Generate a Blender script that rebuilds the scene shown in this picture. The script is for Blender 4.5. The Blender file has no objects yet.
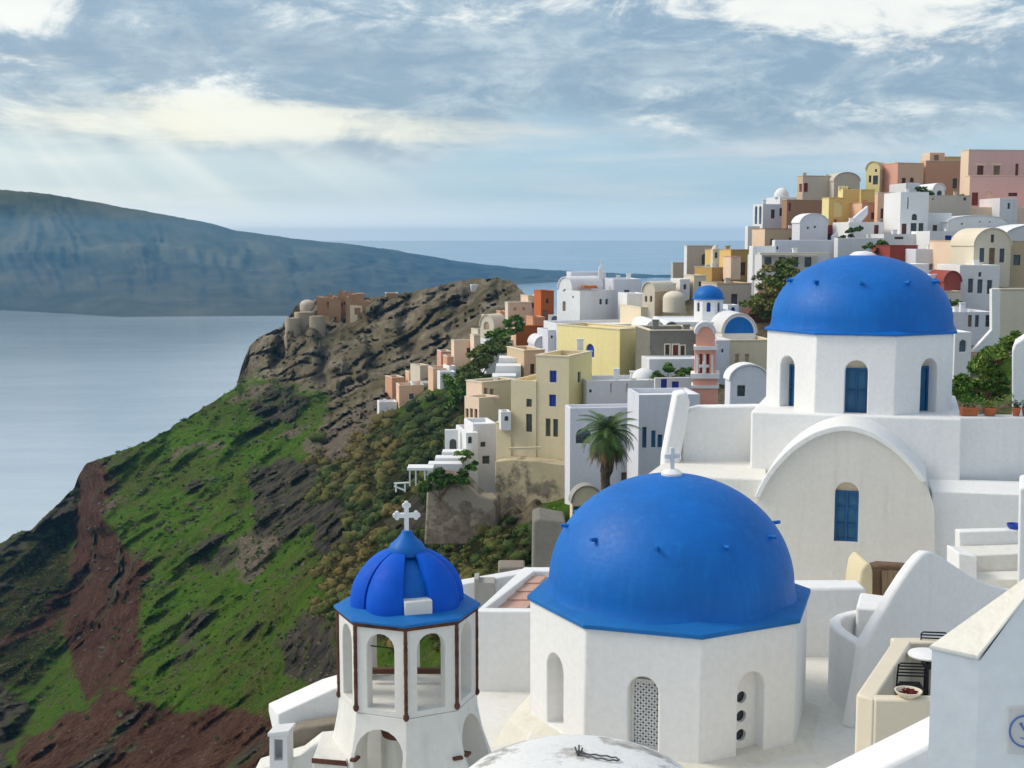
import bpy, bmesh, math, random
import numpy as np
from mathutils import Vector, Matrix, noise
random.seed(7)
R_ = math.radians
scene = bpy.context.scene
COL = scene.collection
F = 1300.0
PITCH = -math.atan(144 / F)
CP, SP = math.cos(PITCH), math.sin(PITCH)
SEA = -130.0

# ------------------------------------------------------------------ camera geometry used to read distances off the photograph
def ray(px, py):
    x = (px - 512) / F; u = (384 - py) / F
    return Vector((x, CP - u * SP, SP + u * CP))
def P(px, py, D):
    r = ray(px, py)
    return r * (D / r.y)
def proj(v):
    d = v.y * CP + v.z * SP; u = -v.y * SP + v.z * CP
    return 512 + F * v.x / d, 384 - F * u / d
def zat(py, D): return P(512, py, D).z
def xat(px, py, D): return P(px, py, D).x
def hit(px, py, O, n):
    r = ray(px, py)
    return r * (O.dot(n) / r.dot(n))
def srgb(r, g, b):
    f = lambda c: (c / 255 / 12.92) if c / 255 <= .04045 else ((c / 255 + .055) / 1.055) ** 2.4
    return (f(r), f(g), f(b), 1)

# ------------------------------------------------------------------ materials
MATS = {}
def nodes_of(m):
    m.use_nodes = True
    nt = m.node_tree; nt.nodes.clear()
    out = nt.nodes.new('ShaderNodeOutputMaterial'); b = nt.nodes.new('ShaderNodeBsdfPrincipled')
    nt.links.new(b.outputs[0], out.inputs[0])
    return nt, b
def N(nt, t, **kw):
    n = nt.nodes.new(t)
    for k, v in kw.items():
        if k.startswith('i_'):
            n.inputs[k[2:].replace('_', ' ')].default_value = v
        else: setattr(n, k, v)
    return n
def noise_node(nt, scale, detail=5, rough=.6, coord=None, kind='ShaderNodeTexNoise'):
    n = nt.nodes.new(kind)
    n.inputs['Scale'].default_value = scale
    if 'Detail' in n.inputs: n.inputs['Detail'].default_value = detail
    if 'Roughness' in n.inputs: n.inputs['Roughness'].default_value = rough
    if coord is not None: nt.links.new(coord, n.inputs['Vector'])
    return n
def ramp(nt, fac, stops):
    r = nt.nodes.new('ShaderNodeValToRGB')
    e = r.color_ramp.elements
    while len(e) < len(stops): e.new(.5)
    for el, (p, c) in zip(e, stops):
        el.position = p; el.color = c if len(c) == 4 else (*c, 1)
    nt.links.new(fac, r.inputs[0])
    return r
def mix(nt, fac, a, b, blend='MIX'):
    m = nt.nodes.new('ShaderNodeMix'); m.data_type = 'RGBA'; m.blend_type = blend
    if isinstance(fac, (int, float)): m.inputs[0].default_value = fac
    else: nt.links.new(fac, m.inputs[0])
    for sock, v in ((m.inputs[6], a), (m.inputs[7], b)):
        if isinstance(v, tuple): sock.default_value = v if len(v) == 4 else (*v, 1)
        else: nt.links.new(v, sock)
    return m.outputs[2]
def bump(nt, b, h, dist, strength=.6):
    bp = nt.nodes.new('ShaderNodeBump'); bp.inputs['Distance'].default_value = dist; bp.inputs['Strength'].default_value = strength
    nt.links.new(h, bp.inputs['Height']); nt.links.new(bp.outputs[0], b.inputs['Normal'])
def tc(nt, scale=None):
    g = nt.nodes.new('ShaderNodeNewGeometry')
    if scale is None: return g.outputs['Position']
    mp = nt.nodes.new('ShaderNodeMapping'); mp.inputs['Scale'].default_value = scale
    nt.links.new(g.outputs['Position'], mp.inputs['Vector'])
    return mp.outputs[0]

def plaster(name, col, stain=.25, dirt=(.33, .30, .25, 1), bumpd=.02, rough=.85, scale=1.0, patch=0.0, patchcol=(.16, .13, .10, 1)):
    """lime-washed render: cloudy tone, rain streaks, trowel bump; patch = share of fallen render"""
    if name in MATS: return MATS[name]
    m = bpy.data.materials.new(name); nt, b = nodes_of(m)
    c = tc(nt)
    big = noise_node(nt, .55 * scale, 5, .6, c)
    fine = noise_node(nt, 9 * scale, 6, .65, c)
    streak = noise_node(nt, 1.0, 5, .6, tc(nt, (5 * scale, 5 * scale, .35 * scale)))
    d = tuple(.72 * a + .28 * e for a, e in zip(col[:3], dirt[:3])) + (1,)
    s1 = ramp(nt, big.outputs[0], [(.35, (0, 0, 0, 1)), (.75, (stain,) * 3 + (1,))])
    s2 = ramp(nt, streak.outputs[0], [(.52, (0, 0, 0, 1)), (.8, (stain * 1.3,) * 3 + (1,))])
    k = mix(nt, 1.0, s1.outputs[0], s2.outputs[0], 'ADD')
    col1 = mix(nt, k, col, d)
    f2 = ramp(nt, fine.outputs[0], [(.3, (.94, .94, .94, 1)), (.7, (1.03, 1.03, 1.03, 1))])
    col2 = mix(nt, 1.0, col1, f2.outputs[0], 'MULTIPLY')
    if patch > 0:
        pn = noise_node(nt, .35 * scale, 8, .68, c)
        pr = ramp(nt, pn.outputs[0], [(.5 - .25 * (patch - .5) - .02, (0, 0, 0, 1)), (.5 - .25 * (patch - .5) + .03, (1, 1, 1, 1))])
        pc = noise_node(nt, 2.5 * scale, 6, .7, c)
        pcr = ramp(nt, pc.outputs[0], [(.3, tuple(x * .55 for x in patchcol[:3]) + (1,)), (.7, tuple(x * 1.5 for x in patchcol[:3]) + (1,))])
        col2 = mix(nt, pr.outputs[0], pcr.outputs[0], col2)
    nt.links.new(col2, b.inputs['Base Color'])
    b.inputs['Roughness'].default_value = rough
    b.inputs['Specular IOR Level'].default_value = .25
    h = mix(nt, .4, big.outputs[0], fine.outputs[0])
    bump(nt, b, h, bumpd, .7)
    MATS[name] = m
    return m
def paint(name, col, rough=.5, var=.15, bumpd=.008, metal=0.0, spec=.4, scale=1.0, fade=None):
    if name in MATS: return MATS[name]
    m = bpy.data.materials.new(name); nt, b = nodes_of(m)
    c = tc(nt)
    n1 = noise_node(nt, 1.3 * scale, 6, .62, c)
    n2 = noise_node(nt, 14 * scale, 4, .6, c)
    lo = tuple(x * (1 - var) for x in col[:3]) + (1,)
    hi = fade if fade else tuple(min(1, x * (1 + var) + .002) for x in col[:3]) + (1,)
    r = ramp(nt, n1.outputs[0], [(.3, lo), (.72, hi)])
    nt.links.new(r.outputs[0], b.inputs['Base Color'])
    rr = ramp(nt, n2.outputs[0], [(.3, (rough * .85,) * 3 + (1,)), (.7, (min(1, rough * 1.15),) * 3 + (1,))])
    nt.links.new(rr.outputs[0], b.inputs['Roughness'])
    b.inputs['Metallic'].default_value = metal
    b.inputs['Specular IOR Level'].default_value = spec
    bump(nt, b, mix(nt, .5, n1.outputs[0], n2.outputs[0]), bumpd, .6)
    MATS[name] = m
    return m
def stone(name, c1, c2, scale=2.0, mortar=None):
    if name in MATS: return MATS[name]
    m = bpy.data.materials.new(name); nt, b = nodes_of(m)
    c = tc(nt)
    v = noise_node(nt, scale, coord=c, kind='ShaderNodeTexVoronoi')
    n = noise_node(nt, scale * .6, 7, .68, c)
    cm = mix(nt, n.outputs[0], c1, c2)
    vr = ramp(nt, v.outputs['Color'], [(.2, (.7, .7, .7, 1)), (.8, (1.2, 1.2, 1.2, 1))])
    cm = mix(nt, 1.0, cm, vr.outputs[0], 'MULTIPLY')
    dr = ramp(nt, v.outputs['Distance'], [(.0, (1, 1, 1, 1)), (.6, (.75, .75, .75, 1))])
    cm = mix(nt, 1.0, cm, dr.outputs[0], 'MULTIPLY')
    nt.links.new(cm, b.inputs['Base Color']); b.inputs['Roughness'].default_value = .95
    b.inputs['Specular IOR Level'].default_value = .15
    bump(nt, b, mix(nt, .5, n.outputs[0], v.outputs['Distance']), .08, .8)
    MATS[name] = m
    return m
def glass_dark(name, col):
    if name in MATS: return MATS[name]
    m = bpy.data.materials.new(name); nt, b = nodes_of(m)
    n = noise_node(nt, .8, 3, .5, tc(nt))
    r = ramp(nt, n.outputs[0], [(.3, tuple(x * .7 for x in col[:3]) + (1,)), (.7, tuple(x * 1.4 for x in col[:3]) + (1,))])
    nt.links.new(r.outputs[0], b.inputs['Base Color']); b.inputs['Roughness'].default_value = .22
    MATS[name] = m
    return m

WHITE = plaster('white_limewash', (.80, .795, .785, 1), .26)
WHITE_WORN = plaster('worn_limewash', (.74, .725, .68, 1), .55, (.25, .22, .17, 1), .03)
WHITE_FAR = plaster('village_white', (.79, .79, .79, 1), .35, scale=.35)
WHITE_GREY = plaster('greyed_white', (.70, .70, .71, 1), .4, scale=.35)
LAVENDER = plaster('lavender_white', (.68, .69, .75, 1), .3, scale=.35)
CREAM = plaster('cream_render', (.75, .64, .46, 1), .35, scale=.5)
CREAM_PALE = plaster('pale_cream_render', (.72, .64, .50, 1), .35, scale=.4)
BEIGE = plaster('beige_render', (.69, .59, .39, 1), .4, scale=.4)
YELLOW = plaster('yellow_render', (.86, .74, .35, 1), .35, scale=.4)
GOLD = plaster('golden_render', (.76, .52, .17, 1), .35, scale=.4)
OCHRE = plaster('ochre_render', (.50, .31, .09, 1), .4, scale=.4)
TAN = plaster('tan_render', (.57, .44, .28, 1), .4, scale=.4)
TAUPE = plaster('taupe_render', (.57, .50, .41, 1), .4, scale=.4)
PEACH = plaster('peach_render', (.80, .51, .34, 1), .4, scale=.4)
PEACH_PALE = plaster('pale_peach_render', (.84, .63, .46, 1), .35, scale=.4)
PINK = plaster('pink_render', (.76, .49, .43, 1), .35, scale=.4)
ROSE = plaster('rose_render', (.74, .38, .28, 1), .35, scale=.5)
TERRA = plaster('terracotta_render', (.66, .34, .20, 1), .4, scale=.4)
ORANGE = plaster('orange_render', (.52, .13, .03, 1), .3, scale=.4)
BROWN = plaster('brown_render', (.36, .21, .13, 1), .4, scale=.4)
RUST = plaster('red_render', (.30, .055, .04, 1), .35, scale=.4)
def dome_paint(name, col, pale):
    m = bpy.data.materials.new(name); nt, b = nodes_of(m); c = tc(nt)
    n1 = noise_node(nt, .9, 6, .62, c); n2 = noise_node(nt, 11, 6, .68, c); st = noise_node(nt, 1.0, 6, .65, tc(nt, (7, 7, .55))); br = noise_node(nt, 1.0, 4, .6, tc(nt, (1.2, 1.2, 16)))
    lo = tuple(x * .86 for x in col) + (1,); hi = tuple(x * 1.10 for x in col) + (1,)
    k = ramp(nt, n1.outputs[0], [(.3, lo), (.7, hi)]).outputs[0]
    k = mix(nt, ramp(nt, st.outputs[0], [(.50, (0, 0, 0, 1)), (.78, (.42,) * 3 + (1,))]).outputs[0], k, (*pale, 1))
    k = mix(nt, ramp(nt, br.outputs[0], [(.45, (0, 0, 0, 1)), (.75, (.22,) * 3 + (1,))]).outputs[0], k, tuple(x * .7 for x in col) + (1,))
    k = mix(nt, ramp(nt, n2.outputs[0], [(.60, (0, 0, 0, 1)), (.74, (.30,) * 3 + (1,))]).outputs[0], k, (*pale, 1))
    nt.links.new(k, b.inputs['Base Color']); b.inputs['Specular IOR Level'].default_value = .28
    nt.links.new(ramp(nt, n2.outputs[0], [(.3, (.42,) * 3 + (1,)), (.7, (.62,) * 3 + (1,))]).outputs[0], b.inputs['Roughness'])
    bump(nt, b, mix(nt, .4, mix(nt, .5, n1.outputs[0], br.outputs[0]), n2.outputs[0]), .018, .6)
    MATS[name] = m
    return m
DOMEBLUE = dome_paint('dome_blue', (.0, .125, .47), (.008, .21, .58))
EAVEBLUE = paint('eave_blue', (.010, .14, .42, 1), .6, .14, .012, 0, .2)
SHUTBLUE = paint('shutter_blue', (.01, .09, .24, 1), .5, .2, .008)
TEALBLUE = paint('teal_blue_door', (.02, .12, .24, 1), .5, .25, .008)
ROYAL = paint('royal_blue_paint', (.01, .05, .38, 1), .5, .15, .008)
GREENPAINT = paint('grey_green_shutter', (.10, .11, .08, 1), .6, .2, .008)
WOOD = paint('brown_wood', (.13, .05, .025, 1), .65, .3, .008)
WOODPALE = paint('weathered_wood', (.24, .17, .10, 1), .7, .3, .008)
REDWOOD = paint('red_wood', (.20, .035, .025, 1), .6, .2, .008)
GLASS = glass_dark('window_glass', (.035, .045, .06, 1))
GLASSBLUE = glass_dark('bluish_window_glass', (.07, .10, .14, 1))
IRON = paint('black_iron', (.02, .02, .022, 1), .45, .2, .002, .6)
BRICK = paint('old_brown_brick', (.11, .048, .032, 1), .9, .45, .03, 0, .2, 3)
TERRACOTTA = paint('terracotta_pot', (.42, .12, .045, 1), .8, .25, .006)
CONCRETE = plaster('grey_concrete', (.36, .34, .31, 1), .6, (.1, .09, .08, 1), .03)
ROUGHSTONE = stone('rubble_stone', (.19, .16, .13, 1), (.34, .30, .24, 1), 2.2)
GREYSTONE = stone('grey_stone', (.16, .15, .13, 1), (.28, .26, .22, 1), 2.0)
BROWNSTONE = stone('brown_stone', (.12, .08, .05, 1), (.26, .17, .11, 1), 2.5)
CASTLE = stone('castle_stone', (.26, .13, .07, 1), (.58, .36, .20, 1), .7)
STAINED = plaster('peeling_render', (.52, .44, .28, 1), .5, (.2, .17, .12, 1), .06, .9, .5, patch=.80, patchcol=(.19, .16, .12, 1))
TILE = plaster('pink_roof_cement', (.55, .34, .27, 1), .5, (.3, .2, .16, 1), .03)

SALMON = plaster('salmon_render', (.84, .40, .29, 1), .35, scale=.5)
# ------------------------------------------------------------------ mesh collector
class MB:
    def __init__(s): s.v = []; s.f = []; s.mi = []
    def add(s, vs, fs, mi=0):
        o = len(s.v); s.v += [Vector(v) for v in vs]
        s.f += [tuple(i + o for i in f) for f in fs]; s.mi += [mi] * len(fs)
        return s
    def box(s, lo, hi, M=None):
        x0, y0, z0 = lo; x1, y1, z1 = hi
        vs = [Vector(v) for v in ((x0,y0,z0),(x1,y0,z0),(x1,y1,z0),(x0,y1,z0),(x0,y0,z1),(x1,y0,z1),(x1,y1,z1),(x0,y1,z1))]
        if M is not None: vs = [M @ v for v in vs]
        return s.add(vs, [(0,3,2,1),(4,5,6,7),(0,1,5,4),(1,2,6,5),(2,3,7,6),(3,0,4,7)])
    def prism(s, pts, off):
        """closed solid: polygon pts (list of Vector, counter-clockwise seen from the side 'off' points away from) swept by off"""
        n = len(pts); off = Vector(off)
        vs = [Vector(p) for p in pts] + [Vector(p) + off for p in pts]
        return s.add(vs, [tuple(range(n)), tuple(range(2 * n - 1, n - 1, -1))] + [(i, i + n, (i + 1) % n + n, (i + 1) % n) for i in range(n)])
    def lathe(s, prof, c, n=48, a0=0.0, a1=2 * math.pi, cap=True):
        """prof: [(r,z)...] bottom to top around vertical axis through c"""
        c = Vector(c); full = abs(a1 - a0 - 2 * math.pi) < 1e-6
        m = n if full else n + 1
        rings = []
        vs = []
        for r, z in prof:
            if r < 1e-6: rings.append([len(vs)] * m); vs.append(c + Vector((0, 0, z)))
            else:
                rings.append([len(vs) + i for i in range(m)])
                for i in range(m):
                    a = a0 + (a1 - a0) * i / n
                    vs.append(c + Vector((r * math.sin(a), -r * math.cos(a), z)))
        fs = []
        for k in range(len(prof) - 1):
            A, B = rings[k], rings[k + 1]
            for i in range(n):
                j = (i + 1) % m
                q = []
                for t in (A[i], A[j], B[j], B[i]):
                    if t not in q: q.append(t)
                if len(q) >= 3: fs.append(tuple(q))
        if cap and full:
            if prof[0][0] > 1e-6: fs.append(tuple(reversed(rings[0])))
            if prof[-1][0] > 1e-6: fs.append(tuple(rings[-1]))
        return s.add(vs, fs)
    def tube(s, path, rad, n=8, caps=True):
        path = [Vector(p) for p in path]
        rad = rad if isinstance(rad, (list, tuple)) else [rad] * len(path)
        vs = []; fs = []
        up = Vector((.13, .27, 1)).normalized()
        for i, p in enumerate(path):
            t = (path[min(i + 1, len(path) - 1)] - path[max(i - 1, 0)])
            t = t.normalized() if t.length > 1e-9 else Vector((0, 0, 1))
            u = t.cross(up)
            if u.length < 1e-3: u = t.cross(Vector((1, 0, 0)))
            u.normalize(); w = t.cross(u)
            for k in range(n):
                a = 2 * math.pi * k / n
                vs.append(p + rad[i] * (math.cos(a) * u + math.sin(a) * w))
        for i in range(len(path) - 1):
            for k in range(n):
                a = i * n + k; b_ = i * n + (k + 1) % n
                fs.append((a, b_, b_ + n, a + n))
        if caps: fs += [tuple(range(n - 1, -1, -1)), tuple(range(len(path) * n - n, len(path) * n))]
        return s.add(vs, fs)
    def mesh(s, name):
        me = bpy.data.meshes.new(name)
        me.from_pydata([tuple(v) for v in s.v], [], s.f)
        if any(s.mi): me.polygons.foreach_set('material_index', s.mi)
        bm = bmesh.new(); bm.from_mesh(me); bmesh.ops.recalc_face_normals(bm, faces=bm.faces); bm.to_mesh(me); bm.free()
        me.update()
        return me
    def build(s, name, mat, parent=None, cut=None, bevel=0, smooth=None, cutters=None, solver='EXACT', segs=2):
        me = s.mesh(name)
        mats = mat if isinstance(mat, (list, tuple)) else [mat]
        for m in mats: me.materials.append(m)
        o = bpy.data.objects.new(name, me); COL.objects.link(o)
        if cut is not None and cut.f: carve(o, cut, solver)
        if cutters:
            for c in cutters: carve(o, c, solver)
        me = o.data
        if smooth is not None:
            me.polygons.foreach_set('use_smooth', [True] * len(me.polygons))
            me.set_sharp_from_angle(angle=R_(smooth))
        if parent is not None: attach(o, parent)
        if bevel:
            md = o.modifiers.new('soft_edges', 'BEVEL'); md.width = bevel; md.segments = segs; md.limit_method = 'ANGLE'; md.angle_limit = R_(38)
            md.use_clamp_overlap = True
            if smooth is None:
                o.data.polygons.foreach_set('use_smooth', [True] * len(o.data.polygons))
                o.data.set_sharp_from_angle(angle=R_(30)); md.harden_normals = False
        return o
def world_matrix(o):
    M = o.matrix_basis.copy(); p = o.parent
    while p is not None: M = p.matrix_basis @ M; p = p.parent
    return M
def attach(o, parent):
    """parent a mesh built in world coordinates to its thing without moving it"""
    o.data.transform(world_matrix(parent).inverted()); o.parent = parent
def carve(o, cutmb, solver='EXACT'):
    me = cutmb.mesh('cutter'); c = bpy.data.objects.new('cutter', me); COL.objects.link(c)
    md = o.modifiers.new('cut', 'BOOLEAN'); md.operation = 'DIFFERENCE'; md.object = c; md.solver = solver
    dg = bpy.context.evaluated_depsgraph_get(); dg.update()
    new = bpy.data.meshes.new_from_object(o.evaluated_get(dg))
    o.modifiers.clear(); old = o.data
    if len(new.polygons) > 3: o.data = new; new.name = old.name
    bpy.data.objects.remove(c); bpy.data.meshes.remove(me)
def tag(o, label=None, cat=None, group=None, kind=None):
    if label: o['label'] = label
    if cat: o['category'] = cat
    if group: o['group'] = group
    if kind: o['kind'] = kind
    return o
def thing(name, label, cat, loc=(0, 0, 0), rz=0, group=None):
    o = bpy.data.objects.new(name, None); COL.objects.link(o); o.empty_display_size = .2
    o.location = loc; o.rotation_euler = (0, 0, rz)
    o.matrix_basis = Matrix.Translation(Vector(loc)) @ Matrix.Rotation(rz, 4, 'Z')
    return tag(o, label, cat, group)
def arch_outline(w, h, seg=10):
    """2-D outline (s,z) of an arched opening, base at z=0, centred on s=0"""
    r = w / 2
    pts = [(-r, 0), (r, 0)]
    for i in range(seg + 1):
        a = math.pi * i / seg
        pts.append((r * math.cos(a), h - r + r * math.sin(a)))
    return pts

# ------------------------------------------------------------------ camera, light, world
cam = bpy.data.cameras.new('camera'); camo = bpy.data.objects.new('camera', cam); COL.objects.link(camo)
cam.sensor_width = 36; cam.lens = F / 1024 * 36; cam.clip_end = 400000; cam.clip_start = .3
camo.rotation_euler = (math.pi / 2 + PITCH, 0, 0)
scene.camera = camo
SUN_AZ, SUN_EL = R_(-84), R_(41)          # azimuth from +Y (view direction) towards +X
sd = Vector((math.sin(SUN_AZ) * math.cos(SUN_EL), math.cos(SUN_AZ) * math.cos(SUN_EL), math.sin(SUN_EL)))
sl = bpy.data.lights.new('sun', 'SUN'); sl.energy = 1.65; sl.angle = R_(20); sl.color = (1, .93, .82)
so = bpy.data.objects.new('sun', sl); COL.objects.link(so); so.rotation_euler = (-sd).to_track_quat('-Z', 'Y').to_euler()
so.location = (0, 0, 50)

w = bpy.data.worlds.new('World'); scene.world = w; w.use_nodes = True
nt = w.node_tree; nt.nodes.clear()
L = nt.links.new
wo = nt.nodes.new('ShaderNodeOutputWorld'); bg = nt.nodes.new('ShaderNodeBackground'); L(bg.outputs[0], wo.inputs[0])
sky = nt.nodes.new('ShaderNodeTexSky'); sky.sky_type = 'NISHITA'; sky.sun_disc = False
sky.sun_elevation = SUN_EL; sky.sun_rotation = SUN_AZ; sky.air_density = 1.2; sky.dust_density = 1.5
tcd = nt.nodes.new('ShaderNodeTexCoord')
sep = nt.nodes.new('ShaderNodeSeparateXYZ'); L(tcd.outputs['Generated'], sep.inputs[0])
def M2(op, a, b=None, c=None, clamp=False):
    n = nt.nodes.new('ShaderNodeMath'); n.operation = op; n.use_clamp = clamp
    for i, v in enumerate((a, b, c)):
        if v is None: continue
        if isinstance(v, (int, float)): n.inputs[i].default_value = v
        else: L(v, n.inputs[i])
    return n.outputs[0]
X, Y, Z = sep.outputs
zz = M2('MAXIMUM', Z, 0.0)
az = M2('ARCTAN2', X, Y); el = M2('ARCSINE', Z)
comb = nt.nodes.new('ShaderNodeCombineXYZ'); L(M2('MULTIPLY', az, 8.5), comb.inputs[0]); L(M2('MULTIPLY', el, 21.0), comb.inputs[1])
def cloud(scale, off, detail=9, rough=.6, dist=.3, stretch=(1, 1, 1)):
    mp = nt.nodes.new('ShaderNodeMapping'); mp.inputs['Location'].default_value = off; mp.inputs['Scale'].default_value = stretch
    L(comb.outputs[0], mp.inputs[0])
    n = nt.nodes.new('ShaderNodeTexNoise'); n.inputs['Scale'].default_value = scale; n.inputs['Detail'].default_value = detail
    n.inputs['Roughness'].default_value = rough; n.inputs['Distortion'].default_value = dist
    L(mp.outputs[0], n.inputs['Vector'])
    return n.outputs[0]
def gauss(v, mu, sig):
    d = M2('DIVIDE', M2('SUBTRACT', v, mu), sig)
    return M2('POWER', 2.718, M2('MULTIPLY', M2('MULTIPLY', d, d), -1))
def sm(v, a, b):
    n = nt.nodes.new('ShaderNodeMapRange'); n.interpolation_type = 'SMOOTHSTEP'
    L(v, n.inputs[0]); n.inputs[1].default_value = a; n.inputs[2].default_value = b
    return n.outputs[0]
def mixc(f, a, b): return mix(nt, f, a, b)
n1 = cloud(1.15, (3.1, .7, 0), 12, .66, .55)
n2 = cloud(.38, (7.3, 2.2, 0), 5, .5, .3)
n3 = cloud(2.7, (1.3, 5.1, 0), 8, .62, .5)
ns = cloud(.9, (4.4, 9.1, 0), 7, .6, .25, (.45, 1.7, 1))
leftness = sm(az, R_(5), R_(-20))
low = mixc(leftness, srgb(158, 188, 206), srgb(196, 210, 212))
low = mixc(M2('MULTIPLY', sm(ns, .45, .68), .55), low, mixc(leftness, srgb(196, 206, 214), srgb(226, 229, 224)))
low = mixc(sm(el, R_(2.2), R_(.2)), low, mixc(leftness, (.70, .82, .90, 1), (.95, .98, .97, 1)))
# broken grey-blue deck above about four degrees
f = M2('ADD', M2('MULTIPLY', n1, .62), M2('ADD', M2('MULTIPLY', n2, .38), M2('MULTIPLY', n3, .12)))
grey = mixc(sm(M2('ADD', M2('MULTIPLY', n1, .6), M2('MULTIPLY', n3, .5)), .45, .72), srgb(126, 150, 172), srgb(184, 198, 205))
deckm = sm(M2('ADD', el, M2('MULTIPLY', M2('SUBTRACT', n2, .5), R_(7))), R_(3.0), R_(5.4))
c1 = mixc(M2('MULTIPLY', deckm, .92), low, grey)
# bright broken cloud: everywhere a little, strongest top right, top left, and the long cream bank at the left
wb = M2('ADD', f, M2('ADD', M2('MULTIPLY', M2('MULTIPLY', gauss(az, R_(15), R_(8)), gauss(el, R_(10.3), R_(1.8))), .16),
     M2('ADD', M2('MULTIPLY', M2('MULTIPLY', gauss(az, R_(-23), R_(6)), gauss(el, R_(9.6), R_(2.0))), .17),
     M2('MULTIPLY', M2('MULTIPLY', gauss(az, R_(-7), R_(14)), gauss(el, R_(8.0), R_(.9))), -.10))))
white = M2('MULTIPLY', sm(wb, .575, .70), sm(el, R_(3.4), R_(6.0)))
bandd = M2('MULTIPLY', sm(M2('ADD', M2('MULTIPLY', ns, .7), M2('MULTIPLY', n3, .3)), .50, .66), M2('MULTIPLY', gauss(el, R_(7.4), R_(2.4)), .55))
c1 = mixc(bandd, c1, srgb(112, 136, 160))
c2 = mixc(M2('MULTIPLY', white, .92), c1, mixc(n3, srgb(222, 224, 220), srgb(244, 242, 234)))
bankf = M2('ADD', M2('MULTIPLY', M2('MULTIPLY', gauss(az, R_(-14), R_(15)), gauss(el, R_(5.0), R_(1.5))), .80), M2('MULTIPLY', M2('SUBTRACT', M2('ADD', M2('MULTIPLY', n1, .35), M2('MULTIPLY', ns, .85)), .6), 2.6))
bankm = M2('MULTIPLY', sm(bankf, .25, .95), M2('MULTIPLY', gauss(az, R_(-13), R_(17)), gauss(el, R_(4.8), R_(2.4))))
c3 = mixc(M2('MULTIPLY', bankm, 1.0, clamp=True), c2, srgb(232, 230, 214))
pk = M2('MULTIPLY', M2('MULTIPLY', gauss(az, R_(13), R_(6)), gauss(el, R_(3.4), R_(.9))), sm(ns, .40, .62))
c3 = mixc(M2('MULTIPLY', pk, .7), c3, srgb(208, 210, 214))
# faint sun rays fanning out from the hidden sun, upper left
phi = M2('ARCTAN2', M2('SUBTRACT', el, R_(15)), M2('SUBTRACT', az, R_(-29)))
rn = nt.nodes.new('ShaderNodeTexNoise'); rn.noise_dimensions = '1D'; rn.inputs['Scale'].default_value = 7; rn.inputs['Detail'].default_value = 2
L(phi, rn.inputs['W'])
rays = M2('MULTIPLY', sm(rn.outputs[0], .40, .70), M2('MULTIPLY', gauss(az, R_(-16), R_(12)), gauss(el, R_(3.4), R_(2.8))))
c4 = mixc(M2('MULTIPLY', rays, .55), c3, srgb(232, 235, 228))
# overhead overcast, brightest round the veiled sun
up = sm(el, R_(11), R_(26))
over = mixc(n2, srgb(134, 156, 182), srgb(196, 204, 212))
sdot = nt.nodes.new('ShaderNodeVectorMath'); sdot.operation = 'DOT_PRODUCT'; L(tcd.outputs['Generated'], sdot.inputs[0]); sdot.inputs[1].default_value = sd
glow = sm(sdot.outputs['Value'], .55, 1.0)
over = mixc(M2('MULTIPLY', glow, .8), over, (1.25, 1.2, 1.1, 1))
c5 = mixc(up, c4, over)
skys = nt.nodes.new('ShaderNodeVectorMath'); skys.operation = 'SCALE'; L(sky.outputs[0], skys.inputs[0]); skys.inputs['Scale'].default_value = .09
fin = mixc(.86, skys.outputs[0], c5)
L(fin, bg.inputs[0]); bg.inputs[1].default_value = 1.0
scene.view_settings.view_transform = 'Standard'; scene.view_settings.look = 'None'
scene.view_settings.exposure = 0.42; scene.view_settings.gamma = 1; scene.view_settings.use_curve_mapping = False
scene.cycles.use_denoising = True; scene.cycles.use_adaptive_sampling = True; scene.cycles.adaptive_threshold = .02
scene.cycles.max_bounces = 6; scene.cycles.volume_bounces = 0
# ================================================================== SETTING: water, far island, slope, town hill
def XYZ(px, D, z):
    d = D * CP + z * SP
    return Vector(((px - 512) / F * d, D, z))
def interp(x, tab):
    return float(np.interp(x, [t[0] for t in tab], [t[1] for t in tab]))
def fbm(p, sc, oct=5):
    return noise.fractal(Vector(p) * sc, .9, 2.1, oct)
# --- water
m = bpy.data.materials.new('sea_water'); nt, b = nodes_of(m)
c = tc(nt)
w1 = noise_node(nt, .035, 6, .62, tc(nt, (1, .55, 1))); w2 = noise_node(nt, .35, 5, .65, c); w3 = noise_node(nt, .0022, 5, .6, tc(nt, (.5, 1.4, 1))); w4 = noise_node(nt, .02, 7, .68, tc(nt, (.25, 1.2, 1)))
nt.links.new(ramp(nt, mix(nt, .5, w3.outputs[0], w4.outputs[0]), [(.36, (.42, .49, .54, 1)), (.64, (.56, .62, .66, 1))]).outputs[0], b.inputs['Base Color']); b.inputs['IOR'].default_value = 1.5  # pale base colour stands in for sky reflected on the water
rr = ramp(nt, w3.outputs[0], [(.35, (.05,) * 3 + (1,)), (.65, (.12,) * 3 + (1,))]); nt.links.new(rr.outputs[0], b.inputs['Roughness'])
bump(nt, b, mix(nt, .35, w1.outputs[0], w2.outputs[0]), 1.2, .30)
MATS['sea'] = m
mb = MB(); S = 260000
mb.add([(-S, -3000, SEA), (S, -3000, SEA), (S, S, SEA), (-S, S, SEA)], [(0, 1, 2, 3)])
tag(mb.build('water', m), kind='structure')

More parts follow.
